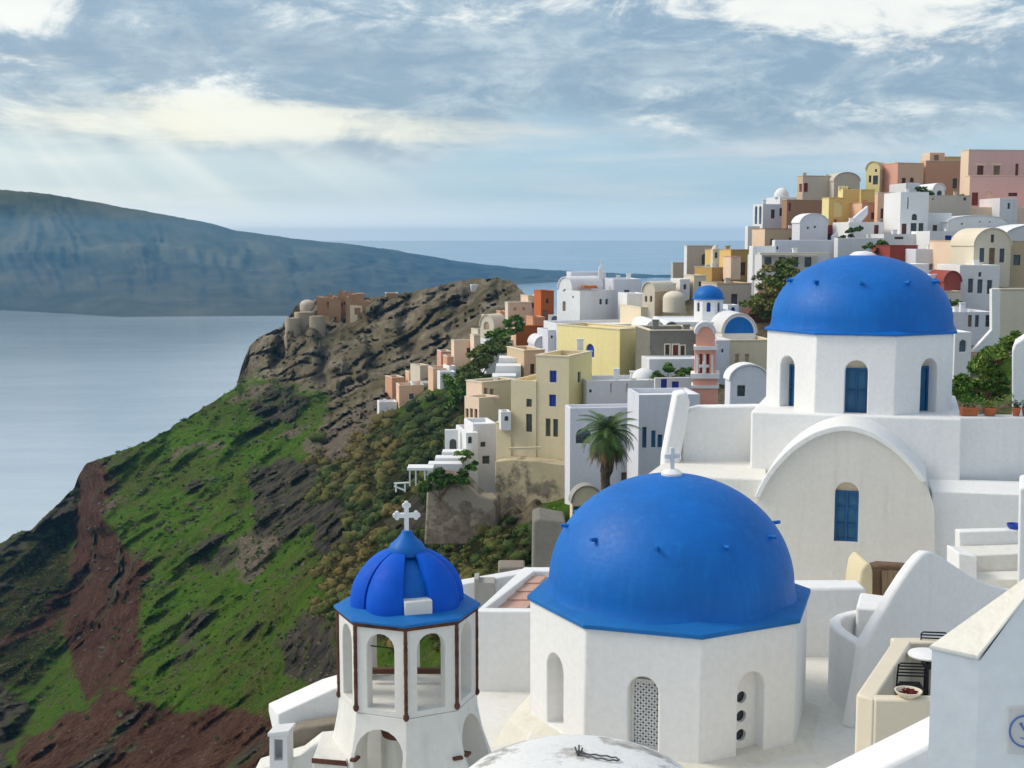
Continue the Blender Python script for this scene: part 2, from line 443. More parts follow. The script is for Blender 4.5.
# --- far island across the caldera
ridge = [(-200, 180), (-60, 187), (0, 189.5), (50, 194), (100, 203), (150, 212), (200, 221), (240, 231), (290, 238), (350, 244), (400, 251), (440, 258), (480, 264), (520, 268), (560, 270.5), (620, 273.5), (680, 275)]
ridD = [(-200, 3000), (0, 3150), (200, 3300), (350, 3600), (440, 4000), (520, 4500), (560, 4600), (680, 4750)]
watD = [(-200, 2500), (0, 2420), (120, 2200), (290, 2230), (350, 2450), (420, 2900), (520, 3800), (600, 4250), (680, 4450)]
cols = list(np.arange(-200, 681, 2.5)); rows = 52
vs = []; fs = []; at = []
for i, px in enumerate(cols):
    yr = interp(px, ridge) + .9 * noise.noise(Vector((px * .045, 3, 1))) + .5 * noise.noise(Vector((px * .21, 7, 1)))
    rp = P(px, yr, interp(px, ridD)); Dw = interp(px, watD)
    for j in range(rows + 6):
        t = min(1, j / rows)
        D = Dw + (rp.y - Dw) * t
        z = SEA - 2 + (rp.z - SEA + 2) * (.62 * t ** .8 + .38 * t ** 1.6 if t > 0 else 0)
        amp = math.sin(math.pi * min(1, t * 1.02)) if 0 < t < 1 else 0
        wx = px + 22 * noise.noise(Vector((px * .02, t * 2.2, 14))) + 30 * t
        g = 1 - abs(noise.noise(Vector((wx * .019, t * 1.3, 5)))) * 2
        g2 = 1 - abs(noise.noise(Vector((wx * .075, t * 2.6, 9)))) * 2
        g3 = noise.fractal(Vector((wx * .11, t * 11, 3)), .9, 2.1, 4)
        D += amp * (g * 120 + g2 * 28 + g3 * 16)
        z += amp * (noise.noise(Vector((px * .012, t * 9, 2))) * 12 + noise.noise(Vector((px * .05, t * 20, 4))) * 7)
        if j > rows: D += (j - rows) * 160; z -= (j - rows) ** 1.5 * 16
        vs.append(XYZ(px, D, max(z, SEA - 30)))
n = rows + 6
for i in range(len(cols) - 1):
    for j in range(n - 1):
        fs.append((i * n + j, (i + 1) * n + j, (i + 1) * n + j + 1, i * n + j + 1))
m = bpy.data.materials.new('island_rock'); nt, b = nodes_of(m)
c = tc(nt); a1 = noise_node(nt, .006, 8, .65, c); a2 = noise_node(nt, .012, 8, .68, tc(nt, (1, 1, 5)))
g = nt.nodes.new('ShaderNodeNewGeometry'); sp = nt.nodes.new('ShaderNodeSeparateXYZ'); nt.links.new(g.outputs['Normal'], sp.inputs[0])
band = noise_node(nt, .02, 6, .6, tc(nt, (.12, .12, 2.6)))
rk = ramp(nt, mix(nt, .5, a2.outputs[0], band.outputs[0]), [(.34, (.014, .014, .013, 1)), (.48, (.042, .036, .03, 1)), (.58, (.085, .07, .055, 1)), (.7, (.15, .125, .10, 1))])
gr = ramp(nt, a1.outputs[0], [(.3, (.05, .06, .03, 1)), (.7, (.17, .155, .095, 1))])
spz = nt.nodes.new('ShaderNodeSeparateXYZ'); nt.links.new(g.outputs['Position'], spz.inputs[0])
mr = nt.nodes.new('ShaderNodeMapRange'); nt.links.new(spz.outputs[2], mr.inputs[0]); mr.inputs[1].default_value = -60; mr.inputs[2].default_value = 70
fl = ramp(nt, mix(nt, .65, sp.outputs[2], mix(nt, .6, a1.outputs[0], mr.outputs[0])), [(.36, (0, 0, 0, 1)), (.56, (1, 1, 1, 1))])
nt.links.new(mix(nt, fl.outputs[0], rk.outputs[0], gr.outputs[0]), b.inputs['Base Color']); b.inputs['Roughness'].default_value = 1; b.inputs['Specular IOR Level'].default_value = 0
bump(nt, b, a2.outputs[0], 9, .6)
mb = MB(); mb.add(vs, fs); isl = mb.build('island_hills', m, smooth=80); tag(isl, kind='structure')

# --- the near caldera slope, from distances estimated over the photograph
CTRL = [(92,462,250),(150,440,262),(200,410,275),(240,385,288),(250,345,300),(290,320,296),(340,295,302),(400,294,303),(450,283,298),(500,279,288),(525,290,280),(560,320,230),
 (420,400,222),(460,440,142),(500,480,108),(540,500,97),(560,540,90),(330,380,268),(380,350,277),(450,330,262),(500,320,240),(350,430,238),(390,390,256),(300,350,284),(430,372,250),
 (300,450,232),(200,500,216),(120,560,205),(70,620,200),(300,550,168),(400,500,142),(450,560,95),(530,560,86),(250,400,285),(270,500,200),(140,500,235),
 (200,620,168),(300,650,132),(400,620,95),(500,620,72),(100,700,152),(200,720,136),(280,740,112),(40,768,140),(330,768,84),(450,768,62),(560,768,50),(20,830,120),(300,830,75),(560,830,45),(30,700,185)]
def tps_fit(pts, vals):
    p = np.array(pts, float); n = len(p)
    r = np.linalg.norm(p[:, None] - p[None], axis=2)
    K = np.where(r > 0, r * r * np.log(r + 1e-9), 0) + np.eye(n) * 2.0
    A = np.zeros((n + 3, n + 3)); A[:n, :n] = K; A[:n, n] = 1; A[:n, n + 1:] = p; A[n, :n] = 1; A[n + 1:, :n] = p.T
    sol = np.linalg.solve(A, np.concatenate([np.array(vals, float), np.zeros(3)]))
    def f(q):
        q = np.atleast_2d(np.array(q, float)); r = np.linalg.norm(q[:, None] - p[None], axis=2)
        return np.where(r > 0, r * r * np.log(r + 1e-9), 0) @ sol[:n] + sol[n] + q @ sol[n + 1:]
    return f
slopeD = tps_fit([(c[0] / 100, c[1] / 100) for c in CTRL], [math.log(c[2]) for c in CTRL])
def inpoly(x, y, poly):
    c = False; j = len(poly) - 1
    for i in range(len(poly)):
        xi, yi = poly[i]; xj, yj = poly[j]
        if (yi > y) != (yj > y) and x < (xj - xi) * (y - yi) / (yj - yi) + xi: c = not c
        j = i
    return c
def pdist(x, y, poly):
    d = 1e9
    for i in range(len(poly)):
        ax, ay = poly[i - 1]; bx, by = poly[i]
        dx, dy = bx - ax, by - ay; t = max(0, min(1, ((x - ax) * dx + (y - ay) * dy) / (dx * dx + dy * dy + 1e-9)))
        d = min(d, math.hypot(x - ax - t * dx, y - ay - t * dy))
    return d
def soft(x, y, poly, s):
    d = pdist(x, y, poly); d = d if inpoly(x, y, poly) else -d
    return max(0, min(1, .5 + d / (2 * s)))
RED = [[(0, 650), (20, 628), (55, 593), (80, 575), (80, 592), (40, 632), (0, 660)], [(74,465),(108,462),(106,520),(148,565),(142,600),(140,640),(132,690),(84,696),(60,625),(72,560)],
       [(28,740),(60,715),(112,690),(180,712),(250,708),(290,728),(300,760),(290,830),(0,830)]]
DARK = [[(-60, 566), (0, 543), (30, 530), (62, 500), (78, 486), (80, 508), (30, 545), (0, 556), (-60, 584)], [(-60, 690), (0, 680), (30, 705), (10, 768), (-60, 800)], [(252,470),(290,455),(325,475),(318,520),(290,545),(255,535)], [(308,505),(345,500),(350,545),(325,562)], [(278,640),(300,610),(335,625),(335,690),(285,680)],
        [(250,398),(290,385),(310,400),(290,425),(252,420)], [(200,560),(235,545),(240,560),(210,575)],[(385,520),(420,500),(430,525),(395,560)]]
ROCK = [[(240,300),(330,270),(540,268),(540,330),(490,335),(440,372),(400,400),(372,425),(345,410),(320,395),(290,385),(246,375),(236,385)],
        [(430,478),(470,470),(545,495),(540,530),(440,515)], [(330,395),(372,400),(360,425),(335,470),(318,450)]]
BARE = [[(232,540),(262,520),(285,545),(246,585),(238,580)], [(300,445),(330,425),(372,400),(392,410),(360,440),(325,470)]]
BRUSH = [[(-60, 560), (70, 520), (72, 600), (40, 680), (-60, 700)], [(325,520),(350,470),(385,430),(440,395),(475,360),(520,350),(520,420),(470,440),(440,480),(430,520),(560,530),(560,620),(440,640),(330,640),(300,660),(330,590)],
         [(300,480),(330,440),(380,420),(372,520),(330,590),(322,560)]]
TOP = [(-60, 566), (-20, 553), (0, 543), (22, 530), (30, 531), (45, 516), (62, 500), (74, 488), (79, 474), (86, 465), (92,461),(105,457),(150,440),(200,410),(236,387),(243,362),(250,345),(263,335),(283,326),(296,306),(318,299),(375,297),(400,295),(420,290),(450,283),(470,279),(497,278),(512,281),(524,293),(545,312),(600,345)]
XL = [(455, 76), (520, 72), (560, 68), (620, 56), (680, 58), (720, 20), (768, -30), (840, -90)]
XR = [(455, 100), (520, 106), (560, 142), (600, 146), (640, 140), (690, 130), (720, 70), (768, 30), (840, 0)]
def left_depth(px, py): return interp(py, [(460, 330), (490, 322), (545, 288), (620, 236), (700, 186), (768, 158), (840, 138)])
STEP = 2.0
cols = np.arange(-60, 602, STEP); NR = 240
allq = []
for px in cols:
    y0 = interp(px, TOP) + (2.2 * noise.noise(Vector((px * .11, 1, 0))) + 1.2 * noise.noise(Vector((px * .35, 4, 0))))
    for j in range(NR): allq.append((px, 835 + (y0 - 835) * (j / (NR - 1)) ** .92))
Ds = np.exp(slopeD([(a / 100, b_ / 100) for a, b_ in allq]))
vs = []; zone = []
SLOPE_PT = []
for k, (px, py) in enumerate(allq):
    D = float(Ds[k])
    if px < 160:
        jit = 10 * noise.noise(Vector((px * .02, py * .03, 41))) + 5 * noise.noise(Vector((px * .05, py * .09, 44)))
        t_ = max(0, min(1, (px + jit - interp(py, XL)) / (interp(py, XR) - interp(py, XL)))); t_ = t_ * t_ * (3 - 2 * t_)
        Dl = left_depth(px, py); Dr = min(D, Dl) if px < 92 else D
        D = math.exp(math.log(Dl) * (1 - t_) + math.log(max(Dr, 90)) * t_)
    p0 = P(px, py, D)
    uu, vv = px * .78 - py * .62, px * .62 + py * .78
    nz = 9 * noise.noise(Vector((px * .03, py * .03, 2))) + 6 * noise.noise(Vector((px * .1, py * .1, 6))) + 3 * noise.noise(Vector((px * .3, py * .3, 6)))
    x2, y2 = px + nz, py + 9 * noise.noise(Vector((px * .03, py * .03, 12))) + 5 * noise.noise(Vector((px * .12, py * .12, 16)))
    red = max(soft(x2, y2, q, 6) for q in RED); dark = max(soft(x2, y2, q, 5) for q in DARK)
    rock = max(soft(x2, y2, q, 8) for q in ROCK); bare = max(soft(x2, y2, q, 5) for q in BARE); br = max(soft(x2, y2, q, 12) for q in BRUSH)
    big = noise.fractal(p0 * .035, .9, 2.1, 4); ridg = 1 - 2 * abs(noise.noise(p0 * .06 + Vector((9, 2, 4)))); fine = noise.fractal(p0 * .3, .8, 2.1, 4)
    strat = noise.noise(Vector((p0.x * .02, p0.y * .02, p0.z * .35)))
    a = (3.4 * big + .7 * fine) * (1 - rock * .4)
    gul = 1 - 2 * abs(noise.noise(Vector((uu * .008, vv * .032, 3)))); gul2 = 1 - 2 * abs(noise.noise(Vector((uu * .02, vv * .085, 8))))
    a += (1 - rock * .6) * (6.5 * gul + 1.9 * gul2)
    pn = noise.fractal(p0 * .06 + Vector((31, 7, 3)), .9, 2.1, 4)
    dark = max(dark, max(0, min(1, (pn - .38) * 3.0)) * (1 - rock)); bare = max(bare, max(0, min(1, (-pn - .42) * 3)) * .8)
    mid = noise.noise(p0 * .13); blk = noise.noise(Vector((px * .05, py * .018, 21))); blk = (abs(blk) ** .6) * (1 if blk > 0 else -1)
    a += (rock * 1.3 + red * .9 + dark * 1.0) * (2.6 * ridg + 1.5 * mid + .6 * fine + .9 * strat) + dark * (2.2 * mid + 1.0 * fine + 2.5 * abs(noise.noise(p0 * .22 + Vector((2, 2, 2))))) + rock * (-4.0 * max(0, 1 - abs(noise.noise(p0 * .075 + Vector((5, 5, 5)))) / .10) - 2.5 * max(0, 1 - abs(noise.noise(p0 * .16 + Vector((15, 5, 5)))) / .10)) + rock * (6.5 * blk + 2.2 * noise.noise(Vector((px * .14, py * .05, 33))))
    cave = 0
    for cx, cy, rx, ry in ((393,350,15,15),(411,347,11,12),(362,382,10,11),(425,318,10,9),(440,352,9,13),(470,302,8,10),(455,307,9,11),(378,318,9,8),(340,345,10,12),(430,372,9,9)):
        q = ((px - cx) / rx) ** 2 + ((py - cy) / ry) ** 2
        if q < 1 and py < cy + ry * .7: cave = max(cave, 1 - q)
    a -= 0; D2 = D - a * (D / 230) + cave * 3.5
    p = P(px, py, D2); vs.append(p); zone.append((max(red, 0), max(dark, 0), rock, br, bare))
# skirts: the land rolls over behind its skyline and down to the sea
nC = len(cols); fs = []
for i in range(nC - 1):
    for j in range(NR - 1):
        fs.append((i * NR + j, (i + 1) * NR + j, (i + 1) * NR + j + 1, i * NR + j + 1))
base = len(vs); EX = [(7, -1.5), (25, -14), (70, -70), (120, -140)]
for i in range(nC):
    v = vs[i * NR + NR - 1]
    for dy, dz in EX:
        vs.append(v + Vector((-.25 * dy, dy, dz))); zone.append(zone[i * NR + NR - 1])
ne = len(EX)
for i in range(nC - 1):
    r0 = [i * NR + NR - 1] + [base + i * ne + k for k in range(ne)]; r1 = [(i + 1) * NR + NR - 1] + [base + (i + 1) * ne + k for k in range(ne)]
    for k in range(ne): fs.append((r0[k], r1[k], r1[k + 1], r0[k + 1]))
def slope_point(px, py):
    """vertex of the slope nearest to an image position"""
    i = int(round((px - cols[0]) / STEP)); i = max(0, min(nC - 1, i))
    yt = allq[i * NR + NR - 1][1]
    if py < yt or py > 833: return None
    j = int(round((max(0, (835 - py) / (835 - yt))) ** (1 / .92) * (NR - 1))); j = max(0, min(NR - 1, j))
    return slope_vs[i * NR + j], slope_zone[i * NR + j]

def land_material(name):
    m = bpy.data.materials.new(name); nt, b = nodes_of(m)
    at = nt.nodes.new('ShaderNodeAttribute'); at.attribute_name = 'zone'; se = nt.nodes.new('ShaderNodeSeparateColor'); nt.links.new(at.outputs['Color'], se.inputs[0])
    at2 = nt.nodes.new('ShaderNodeAttribute'); at2.attribute_name = 'zone_b'; se2 = nt.nodes.new('ShaderNodeSeparateColor'); nt.links.new(at2.outputs['Color'], se2.inputs[0])
    c = tc(nt)
    n1 = noise_node(nt, .05, 9, .66, c); n2 = noise_node(nt, .33, 8, .68, c); n3 = noise_node(nt, 1.6, 6, .7, c)
    nst = noise_node(nt, .22, 8, .68, tc(nt, (.35, .35, 2.2)))
    vor = noise_node(nt, .16, coord=c, kind='ShaderNodeTexVoronoi')
    grass = ramp(nt, n2.outputs[0], [(.22, (.035, .075, .008, 1)), (.42, (.075, .165, .012, 1)), (.62, (.125, .235, .018, 1)), (.82, (.19, .24, .045, 1))])
    dry = ramp(nt, n3.outputs[0], [(.3, (.055, .05, .02, 1)), (.7, (.17, .125, .05, 1))])
    gm = ramp(nt, mix(nt, .45, n1.outputs[0], n2.outputs[0]), [(.46, (0, 0, 0, 1)), (.60, (.85, .85, .85, 1))])
    g = mix(nt, mix(nt, .0, gm.outputs[0], gm.outputs[0]), grass.outputs[0], dry.outputs[0])
    rock = ramp(nt, nst.outputs[0], [(.24, (.10, .08, .058, 1)), (.40, (.24, .195, .138, 1)), (.56, (.38, .315, .225, 1)), (.76, (.50, .43, .32, 1))])
    ro2 = mix(nt, ramp(nt, n1.outputs[0], [(.42, (0, 0, 0, 1)), (.62, (1, 1, 1, 1))]).outputs[0], rock.outputs[0], ramp(nt, n2.outputs[0], [(.3, (.08, .085, .03, 1)), (.7, (.25, .19, .11, 1))]).outputs[0])
    red = ramp(nt, mix(nt, .5, nst.outputs[0], n3.outputs[0]), [(.3, (.036, .019, .013, 1)), (.46, (.095, .042, .026, 1)), (.58, (.15, .078, .05, 1)), (.72, (.23, .165, .115, 1))])
    dark = ramp(nt, n2.outputs[0], [(.28, (.022, .022, .024, 1)), (.44, (.06, .053, .043, 1)), (.54, (.13, .105, .075, 1)), (.62, (.075, .11, .025, 1)), (.8, (.12, .16, .035, 1))])
    brush = ramp(nt, n2.outputs[0], [(.25, (.018, .022, .008, 1)), (.5, (.05, .046, .016, 1)), (.7, (.10, .075, .03, 1))])
    bare = ramp(nt, n3.outputs[0], [(.3, (.16, .12, .085, 1)), (.7, (.30, .24, .18, 1))])
    def thr(v, k=.24):
        s = nt.nodes.new('ShaderNodeMath'); s.operation = 'ADD'; nt.links.new(v, s.inputs[0])
        o = nt.nodes.new('ShaderNodeMath'); o.operation = 'MULTIPLY_ADD'; nt.links.new(n2.outputs[0], o.inputs[0]); o.inputs[1].default_value = 2.2; o.inputs[2].default_value = -1.1
        nt.links.new(o.outputs[0], s.inputs[1])
        return ramp(nt, s.outputs[0], [(.5 - k, (0, 0, 0, 1)), (.5 + k, (1, 1, 1, 1))]).outputs[0]
    col = g
    col = mix(nt, thr(se2.outputs[0]), col, brush.outputs[0])
    col = mix(nt, thr(se.outputs[2]), col, ro2)
    col = mix(nt, thr(se2.outputs[1]), col, bare.outputs[0])
    col = mix(nt, thr(se.outputs[0]), col, red.outputs[0])
    col = mix(nt, thr(se.outputs[1]), col, dark.outputs[0])
    # loose dark stones everywhere
    st = ramp(nt, vor.outputs['Distance'], [(.10, (1, 1, 1, 1)), (.2, (0, 0, 0, 1))])
    col = mix(nt, mix(nt, .45, (0, 0, 0, 1), st.outputs[0]), col, (.06, .052, .042, 1))
    n4 = noise_node(nt, 4.5, 6, .75, c); n5 = noise_node(nt, .8, 6, .72, c)
    k4 = ramp(nt, n4.outputs[0], [(.3, (.55, .55, .55, 1)), (.7, (1.45, 1.45, 1.45, 1))]); k5 = ramp(nt, n5.outputs[0], [(.32, (.5, .5, .48, 1)), (.66, (1.4, 1.4, 1.4, 1))])
    col = mix(nt, .45, col, mix(nt, 1.0, col, k4.outputs[0], 'MULTIPLY')); col = mix(nt, .55, col, mix(nt, 1.0, col, k5.outputs[0], 'MULTIPLY'))
    nt.links.new(col, b.inputs['Base Color']); b.inputs['Roughness'].default_value = 1; b.inputs['Specular IOR Level'].default_value = .05
    bump(nt, b, mix(nt, .5, mix(nt, .5, n2.outputs[0], n3.outputs[0]), n5.outputs[0]), 2.6, 1.0)
    return m
LAND = land_material('caldera_slope_soil')
def land_build(name, vs, fs, zone):
    mb = MB(); mb.add(vs, fs); o = mb.build(name, LAND, smooth=75)
    a = o.data.color_attributes.new('zone', 'FLOAT_COLOR', 'POINT'); b_ = o.data.color_attributes.new('zone_b', 'FLOAT_COLOR', 'POINT')
    za = np.array([(z[0], z[1], z[2], 1) for z in zone], np.float32); zb = np.array([(z[3], z[4], 0, 1) for z in zone], np.float32)
    a.data.foreach_set('color', za.ravel()); b_.data.foreach_set('color', zb.ravel())
    return tag(o, kind='structure')
land_build('caldera_slope', vs, fs, zone)
slope_vs, slope_zone = vs, zone

# ------------------------------------------------------------------ vegetation as small leaf faces
def leafmat(name, cols, rough=.8):
    m = bpy.data.materials.new(name); nt, b = nodes_of(m)
    at = nt.nodes.new('ShaderNodeAttribute'); at.attribute_name = 'tint'
    r = ramp(nt, at.outputs['Fac'], cols)
    n_ = noise_node(nt, 2.2, 6, .7, tc(nt)); k_ = ramp(nt, n_.outputs[0], [(.3, (.6, .6, .6, 1)), (.7, (1.4, 1.4, 1.4, 1))])
    nt.links.new(mix(nt, 1.0, r.outputs[0], k_.outputs[0], 'MULTIPLY'), b.inputs['Base Color']); b.inputs['Roughness'].default_value = rough; b.inputs['Specular IOR Level'].default_value = .15
    bump(nt, b, n_.outputs[0], .3, .6)
    return m
class Leaves:
    def __init__(s): s.v = []; s.f = []; s.t = []
    def clump(s, c, r, n, size, tint, flat=.8, rnd=random):
        for _ in range(n):
            d = Vector((rnd.gauss(0, 1), rnd.gauss(0, 1), rnd.gauss(0, 1))); d.normalize()
            k = rnd.random() ** .45
            p = c + Vector((d.x * r * k, d.y * r * k, abs(d.z) * r * flat * k - .1 * r))
            s.leaf(p, size * rnd.uniform(.6, 1.4), max(0, min(1, tint + rnd.uniform(-.14, .14))), rnd)
    def leaf(s, p, sz, t, rnd=random):
        a = Vector((rnd.uniform(-1, 1), rnd.uniform(-1, 1), rnd.uniform(-.6, .9))).normalized()
        b_ = a.cross(Vector((rnd.uniform(-1, 1), rnd.uniform(-1, 1), rnd.uniform(-1, 1))))
        if b_.length < 1e-3: return
        b_.normalize(); o = len(s.v)
        s.v += [p - a * sz, p + b_ * sz * .45, p + a * sz, p - b_ * sz * .45]
        s.f.append((o, o + 1, o + 2, o + 3)); s.t.append(t)
    def build(s, name, mat, parent=None):
        me = bpy.data.meshes.new(name); me.from_pydata([tuple(v) for v in s.v], [], s.f); me.materials.append(mat)
        a = me.color_attributes.new('tint', 'FLOAT_COLOR', 'POINT')
        t = np.repeat(np.array(s.t, np.float32), 4); a.data.foreach_set('color', np.stack([t, t, t, np.ones_like(t)], 1).ravel())
        o = bpy.data.objects.new(name, me); COL.objects.link(o)
        if parent is not None: attach(o, parent)
        return o
OLIVELEAF = leafmat('olive_leaves', [(0, (.05, .08, .02, 1)), (.4, (.12, .17, .04, 1)), (.7, (.21, .22, .06, 1)), (1, (.26, .18, .08, 1))])
SCRUBMAT = leafmat('scrub_leaves', [(0, (.02, .034, .008, 1)), (.3, (.048, .075, .015, 1)), (.55, (.095, .10, .024, 1)), (.78, (.14, .105, .032, 1)), (1, (.2, .12, .045, 1))])
GREENLEAF = leafmat('green_leaves', [(0, (.03, .07, .015, 1)), (.5, (.085, .175, .028, 1)), (1, (.19, .28, .06, 1))])
GRASSMAT = leafmat('grass_blades', [(0, (.045, .09, .010, 1)), (.5, (.09, .19, .014, 1)), (.85, (.15, .25, .022, 1)), (1, (.2, .22, .05, 1))])
rnd = random.Random(3)
gr = Leaves(); n = 0
ico = bmesh.new(); bmesh.ops.create_icosphere(ico, subdivisions=2, radius=1); IV = [v.co.copy() for v in ico.verts]; IF = [tuple(v.index for v in f.verts) for f in ico.faces]; ico.free()
class Lumps(Leaves):
    """rounded leafy bushes: lumpy bodies with loose leaf faces on them"""
    def __init__(s): super().__init__(); s.lv = []; s.lf = []; s.lt = []
    def bush(s, c, r, tint, sc, rnd, leaves=70, flat=.75):
        o = len(s.lv); sd = Vector((rnd.uniform(0, 50),) * 3)
        for v in IV:
            k = .86 + .5 * noise.noise(v * 1.6 + sd) + .4 * noise.noise(v * 4.2 + sd)
            s.lv.append(c + Vector((v.x * r * k, v.y * r * k, v.z * r * k * flat))); s.lt.append(max(0, min(1, tint - .08 + .3 * noise.noise(v * 3 + sd))))
        s.lf += [tuple(i + o for i in f) for f in IF]
        for _ in range(leaves):
            v = rnd.choice(IV); k = r * rnd.uniform(.8, 1.35)
            if v.z < -.3: continue
            s.leaf(c + Vector((v.x * k, v.y * k, v.z * k * flat)), sc * rnd.uniform(.7, 1.6), max(0, min(1, tint + rnd.uniform(-.12, .14))), rnd)
    def build(s, name, mat, parent=None):
        nv = len(s.lv); me = bpy.data.meshes.new(name)
        me.from_pydata([tuple(v) for v in s.lv + s.v], [], s.lf + [tuple(i + nv for i in f) for f in s.f]); me.materials.append(mat)
        a = me.color_attributes.new('tint', 'FLOAT_COLOR', 'POINT')
        t = np.concatenate([np.array(s.lt, np.float32), np.repeat(np.array(s.t, np.float32), 4)]); a.data.foreach_set('color', np.stack([t, t, t, np.ones_like(t)], 1).ravel())
        sm_ = np.zeros(len(me.polygons), bool); sm_[:len(s.lf)] = True; me.polygons.foreach_set('use_smooth', sm_)
        o = bpy.data.objects.new(name, me); COL.objects.link(o)
        if parent is not None: attach(o, parent)
        return o
scrub = Lumps()
while n < 1500:
    px = rnd.uniform(285, 560); py = rnd.uniform(350, 655)
    q = slope_point(px, py)
    if q is None or rnd.random() > q[1][3] * .95 or max(q[1][0], q[1][1], q[1][2]) > .6: continue
    p = q[0]; D = p.y; sc = D / 1300
    r = sc * (3.0 + 8.5 * rnd.random() ** 2.0)
    tint = .45 + .8 * noise.noise(p * .07) + rnd.uniform(-.28, .28)
    if px > 400 and py > 400: tint -= .20
    if px < 400: tint += .10
    scrub.bush(p + Vector((0, 0, r * .2)), r, max(.05, min(.8, tint)), sc, rnd); n += 1
n = 0
while n < 260:
    px = rnd.uniform(-20, 330); py = rnd.uniform(380, 740)
    q = slope_point(px, py)
    if q is None: continue
    p = q[0]; sc = p.y / 1300
    if noise.noise(p * .05 + Vector((3, 3, 3))) < .0 and q[1][3] < .4: continue
    scrub.bush(p, sc * rnd.uniform(1.4, 4.2), rnd.uniform(.1, .5), sc, rnd, 30, .6); n += 1
tag(scrub.build('scrub', SCRUBMAT), 'low olive and brown scrub covering the slope below the village', 'scrub', kind='stuff')
n = 0
while n < 9000:
    px = rnd.uniform(-30, 440); py = rnd.uniform(330, 740)
    q = slope_point(px, py)
    if q is None or max(q[1][:3]) > .45 or (q[1][3] > .5 and px > 100): continue
    p = q[0]; sc = p.y / 1300
    big = noise.noise(p * .09 + Vector((4, 4, 4)))
    if big < -.25 and rnd.random() < .6: continue
    t = .55 + .55 * big + rnd.uniform(-.15, .2)
    for _ in range(4):
        gr.leaf(p + Vector((rnd.gauss(0, sc * 2), rnd.gauss(0, sc * 2), sc * rnd.uniform(.0, .5))), sc * rnd.uniform(.5, 1.1), max(0, min(1, t)), rnd)
    n += 1
tag(gr.build('grass', GRASSMAT), 'bright green grass growing over the cliff slope', 'grass', kind='stuff')
# tussocks: bigger dark dots on the grass
tus = Leaves(); n = 0
while n < 900:
    px = rnd.uniform(70, 420); py = rnd.uniform(330, 720)
    q = slope_point(px, py)
    if q is None or max(q[1][0], q[1][3]) > .5: continue
    p = q[0]; sc = p.y / 1300; r = sc * rnd.uniform(1.2, 3.6)
    tus.clump(p, r, 22, sc * 1.1, .15 + .35 * rnd.random(), .7, rnd); n += 1
tag(tus.build('shrub_cover', SCRUBMAT), 'dark low tussocks dotted over the grassy slope', 'shrub cover', kind='stuff')
rk = MB(); n = 0
def rockmesh(mb, c, r, rnd):
    vs = []
    for (x, y, z) in ((0,0,1),(.9,0,.3),(.28,.85,.3),(-.73,.53,.3),(-.73,-.53,.3),(.28,-.85,.3),(.7,.5,-.4),(-.3,.8,-.4),(-.85,0,-.4),(-.3,-.8,-.4),(.7,-.5,-.4),(0,0,-.8)):
        k = r * rnd.uniform(.7, 1.25); vs.append(c + Vector((x * k * 1.2, y * k, z * k * .8)))
    mb.add(vs, [(0,1,2),(0,2,3),(0,3,4),(0,4,5),(0,5,1),(1,6,2),(2,7,3),(3,8,4),(4,9,5),(5,10,1),(2,6,7),(3,7,8),(4,8,9),(5,9,10),(1,10,6),(11,7,6),(11,8,7),(11,9,8),(11,10,9),(11,6,10)])
while n < 700:
    px = rnd.uniform(40, 400); py = rnd.uniform(310, 760)
    q = slope_point(px, py)
    if q is None or q[1][3] > .5: continue
    p = q[0]; sc = p.y / 1300
    if noise.noise(p * .05 + Vector((1, 8, 2))) < .05 and rnd.random() < .7: continue
    rockmesh(rk, p, sc * rnd.uniform(.7, 2.6) * (1.5 if rnd.random() < .1 else 1), rnd); n += 1
tag(rk.build('loose_rocks', stone('slope_rock', (.06, .05, .04, 1), (.2, .16, .12, 1), .8)), 'grey brown rocks lying over the grass slope', 'rocks', kind='stuff')
# ================================================================== FOREGROUND
V = Vector
def octv(c, Rr, th): return V(c) + V((Rr * math.sin(th), -Rr * math.cos(th), 0))
def octagon(c, Rr, th0): return [octv(c, Rr, th0 + k * math.pi / 4) for k in range(8)]
def opening(O, n, px, py, w_, h_):
    a = hit(px - w_ / 2, py, O, n); b = hit(px + w_ / 2, py, O, n); t = hit(px, py - h_ / 2, O, n); bt = hit(px, py + h_ / 2, O, n)
    c = (a + b) / 2
    return V((c.x, c.y, bt.z)), (V((a.x, a.y, 0)) - V((b.x, b.y, 0))).length, t.z - bt.z
def outline(base, d, w_, h_, shape, grow=0.0):
    if shape == 'a': pts = arch_outline(w_ + 2 * grow, h_ + grow)
    elif shape == 'o':
        r = w_ / 2 + grow; pts = [(r * math.cos(a), h_ / 2 + r * math.sin(a)) for a in [2 * math.pi * i / 16 for i in range(16)]]
    else: pts = [(-w_ / 2 - grow, 0), (w_ / 2 + grow, 0), (w_ / 2 + grow, h_ + grow), (-w_ / 2 - grow, h_ + grow)]
    return [base + d * s + V((0, 0, z)) for s, z in pts]
def cutter(mb, base, d, n, w_, h_, shape, depth): mb.prism([p + n * .06 for p in outline(base, d, w_, h_, shape)], -n * (depth + .06))
def panel(mb, base, d, n, w_, h_, shape, depth, th=.03, grow=.02): mb.prism([p - n * depth for p in outline(base, d, w_, h_, shape, grow)], -n * th)
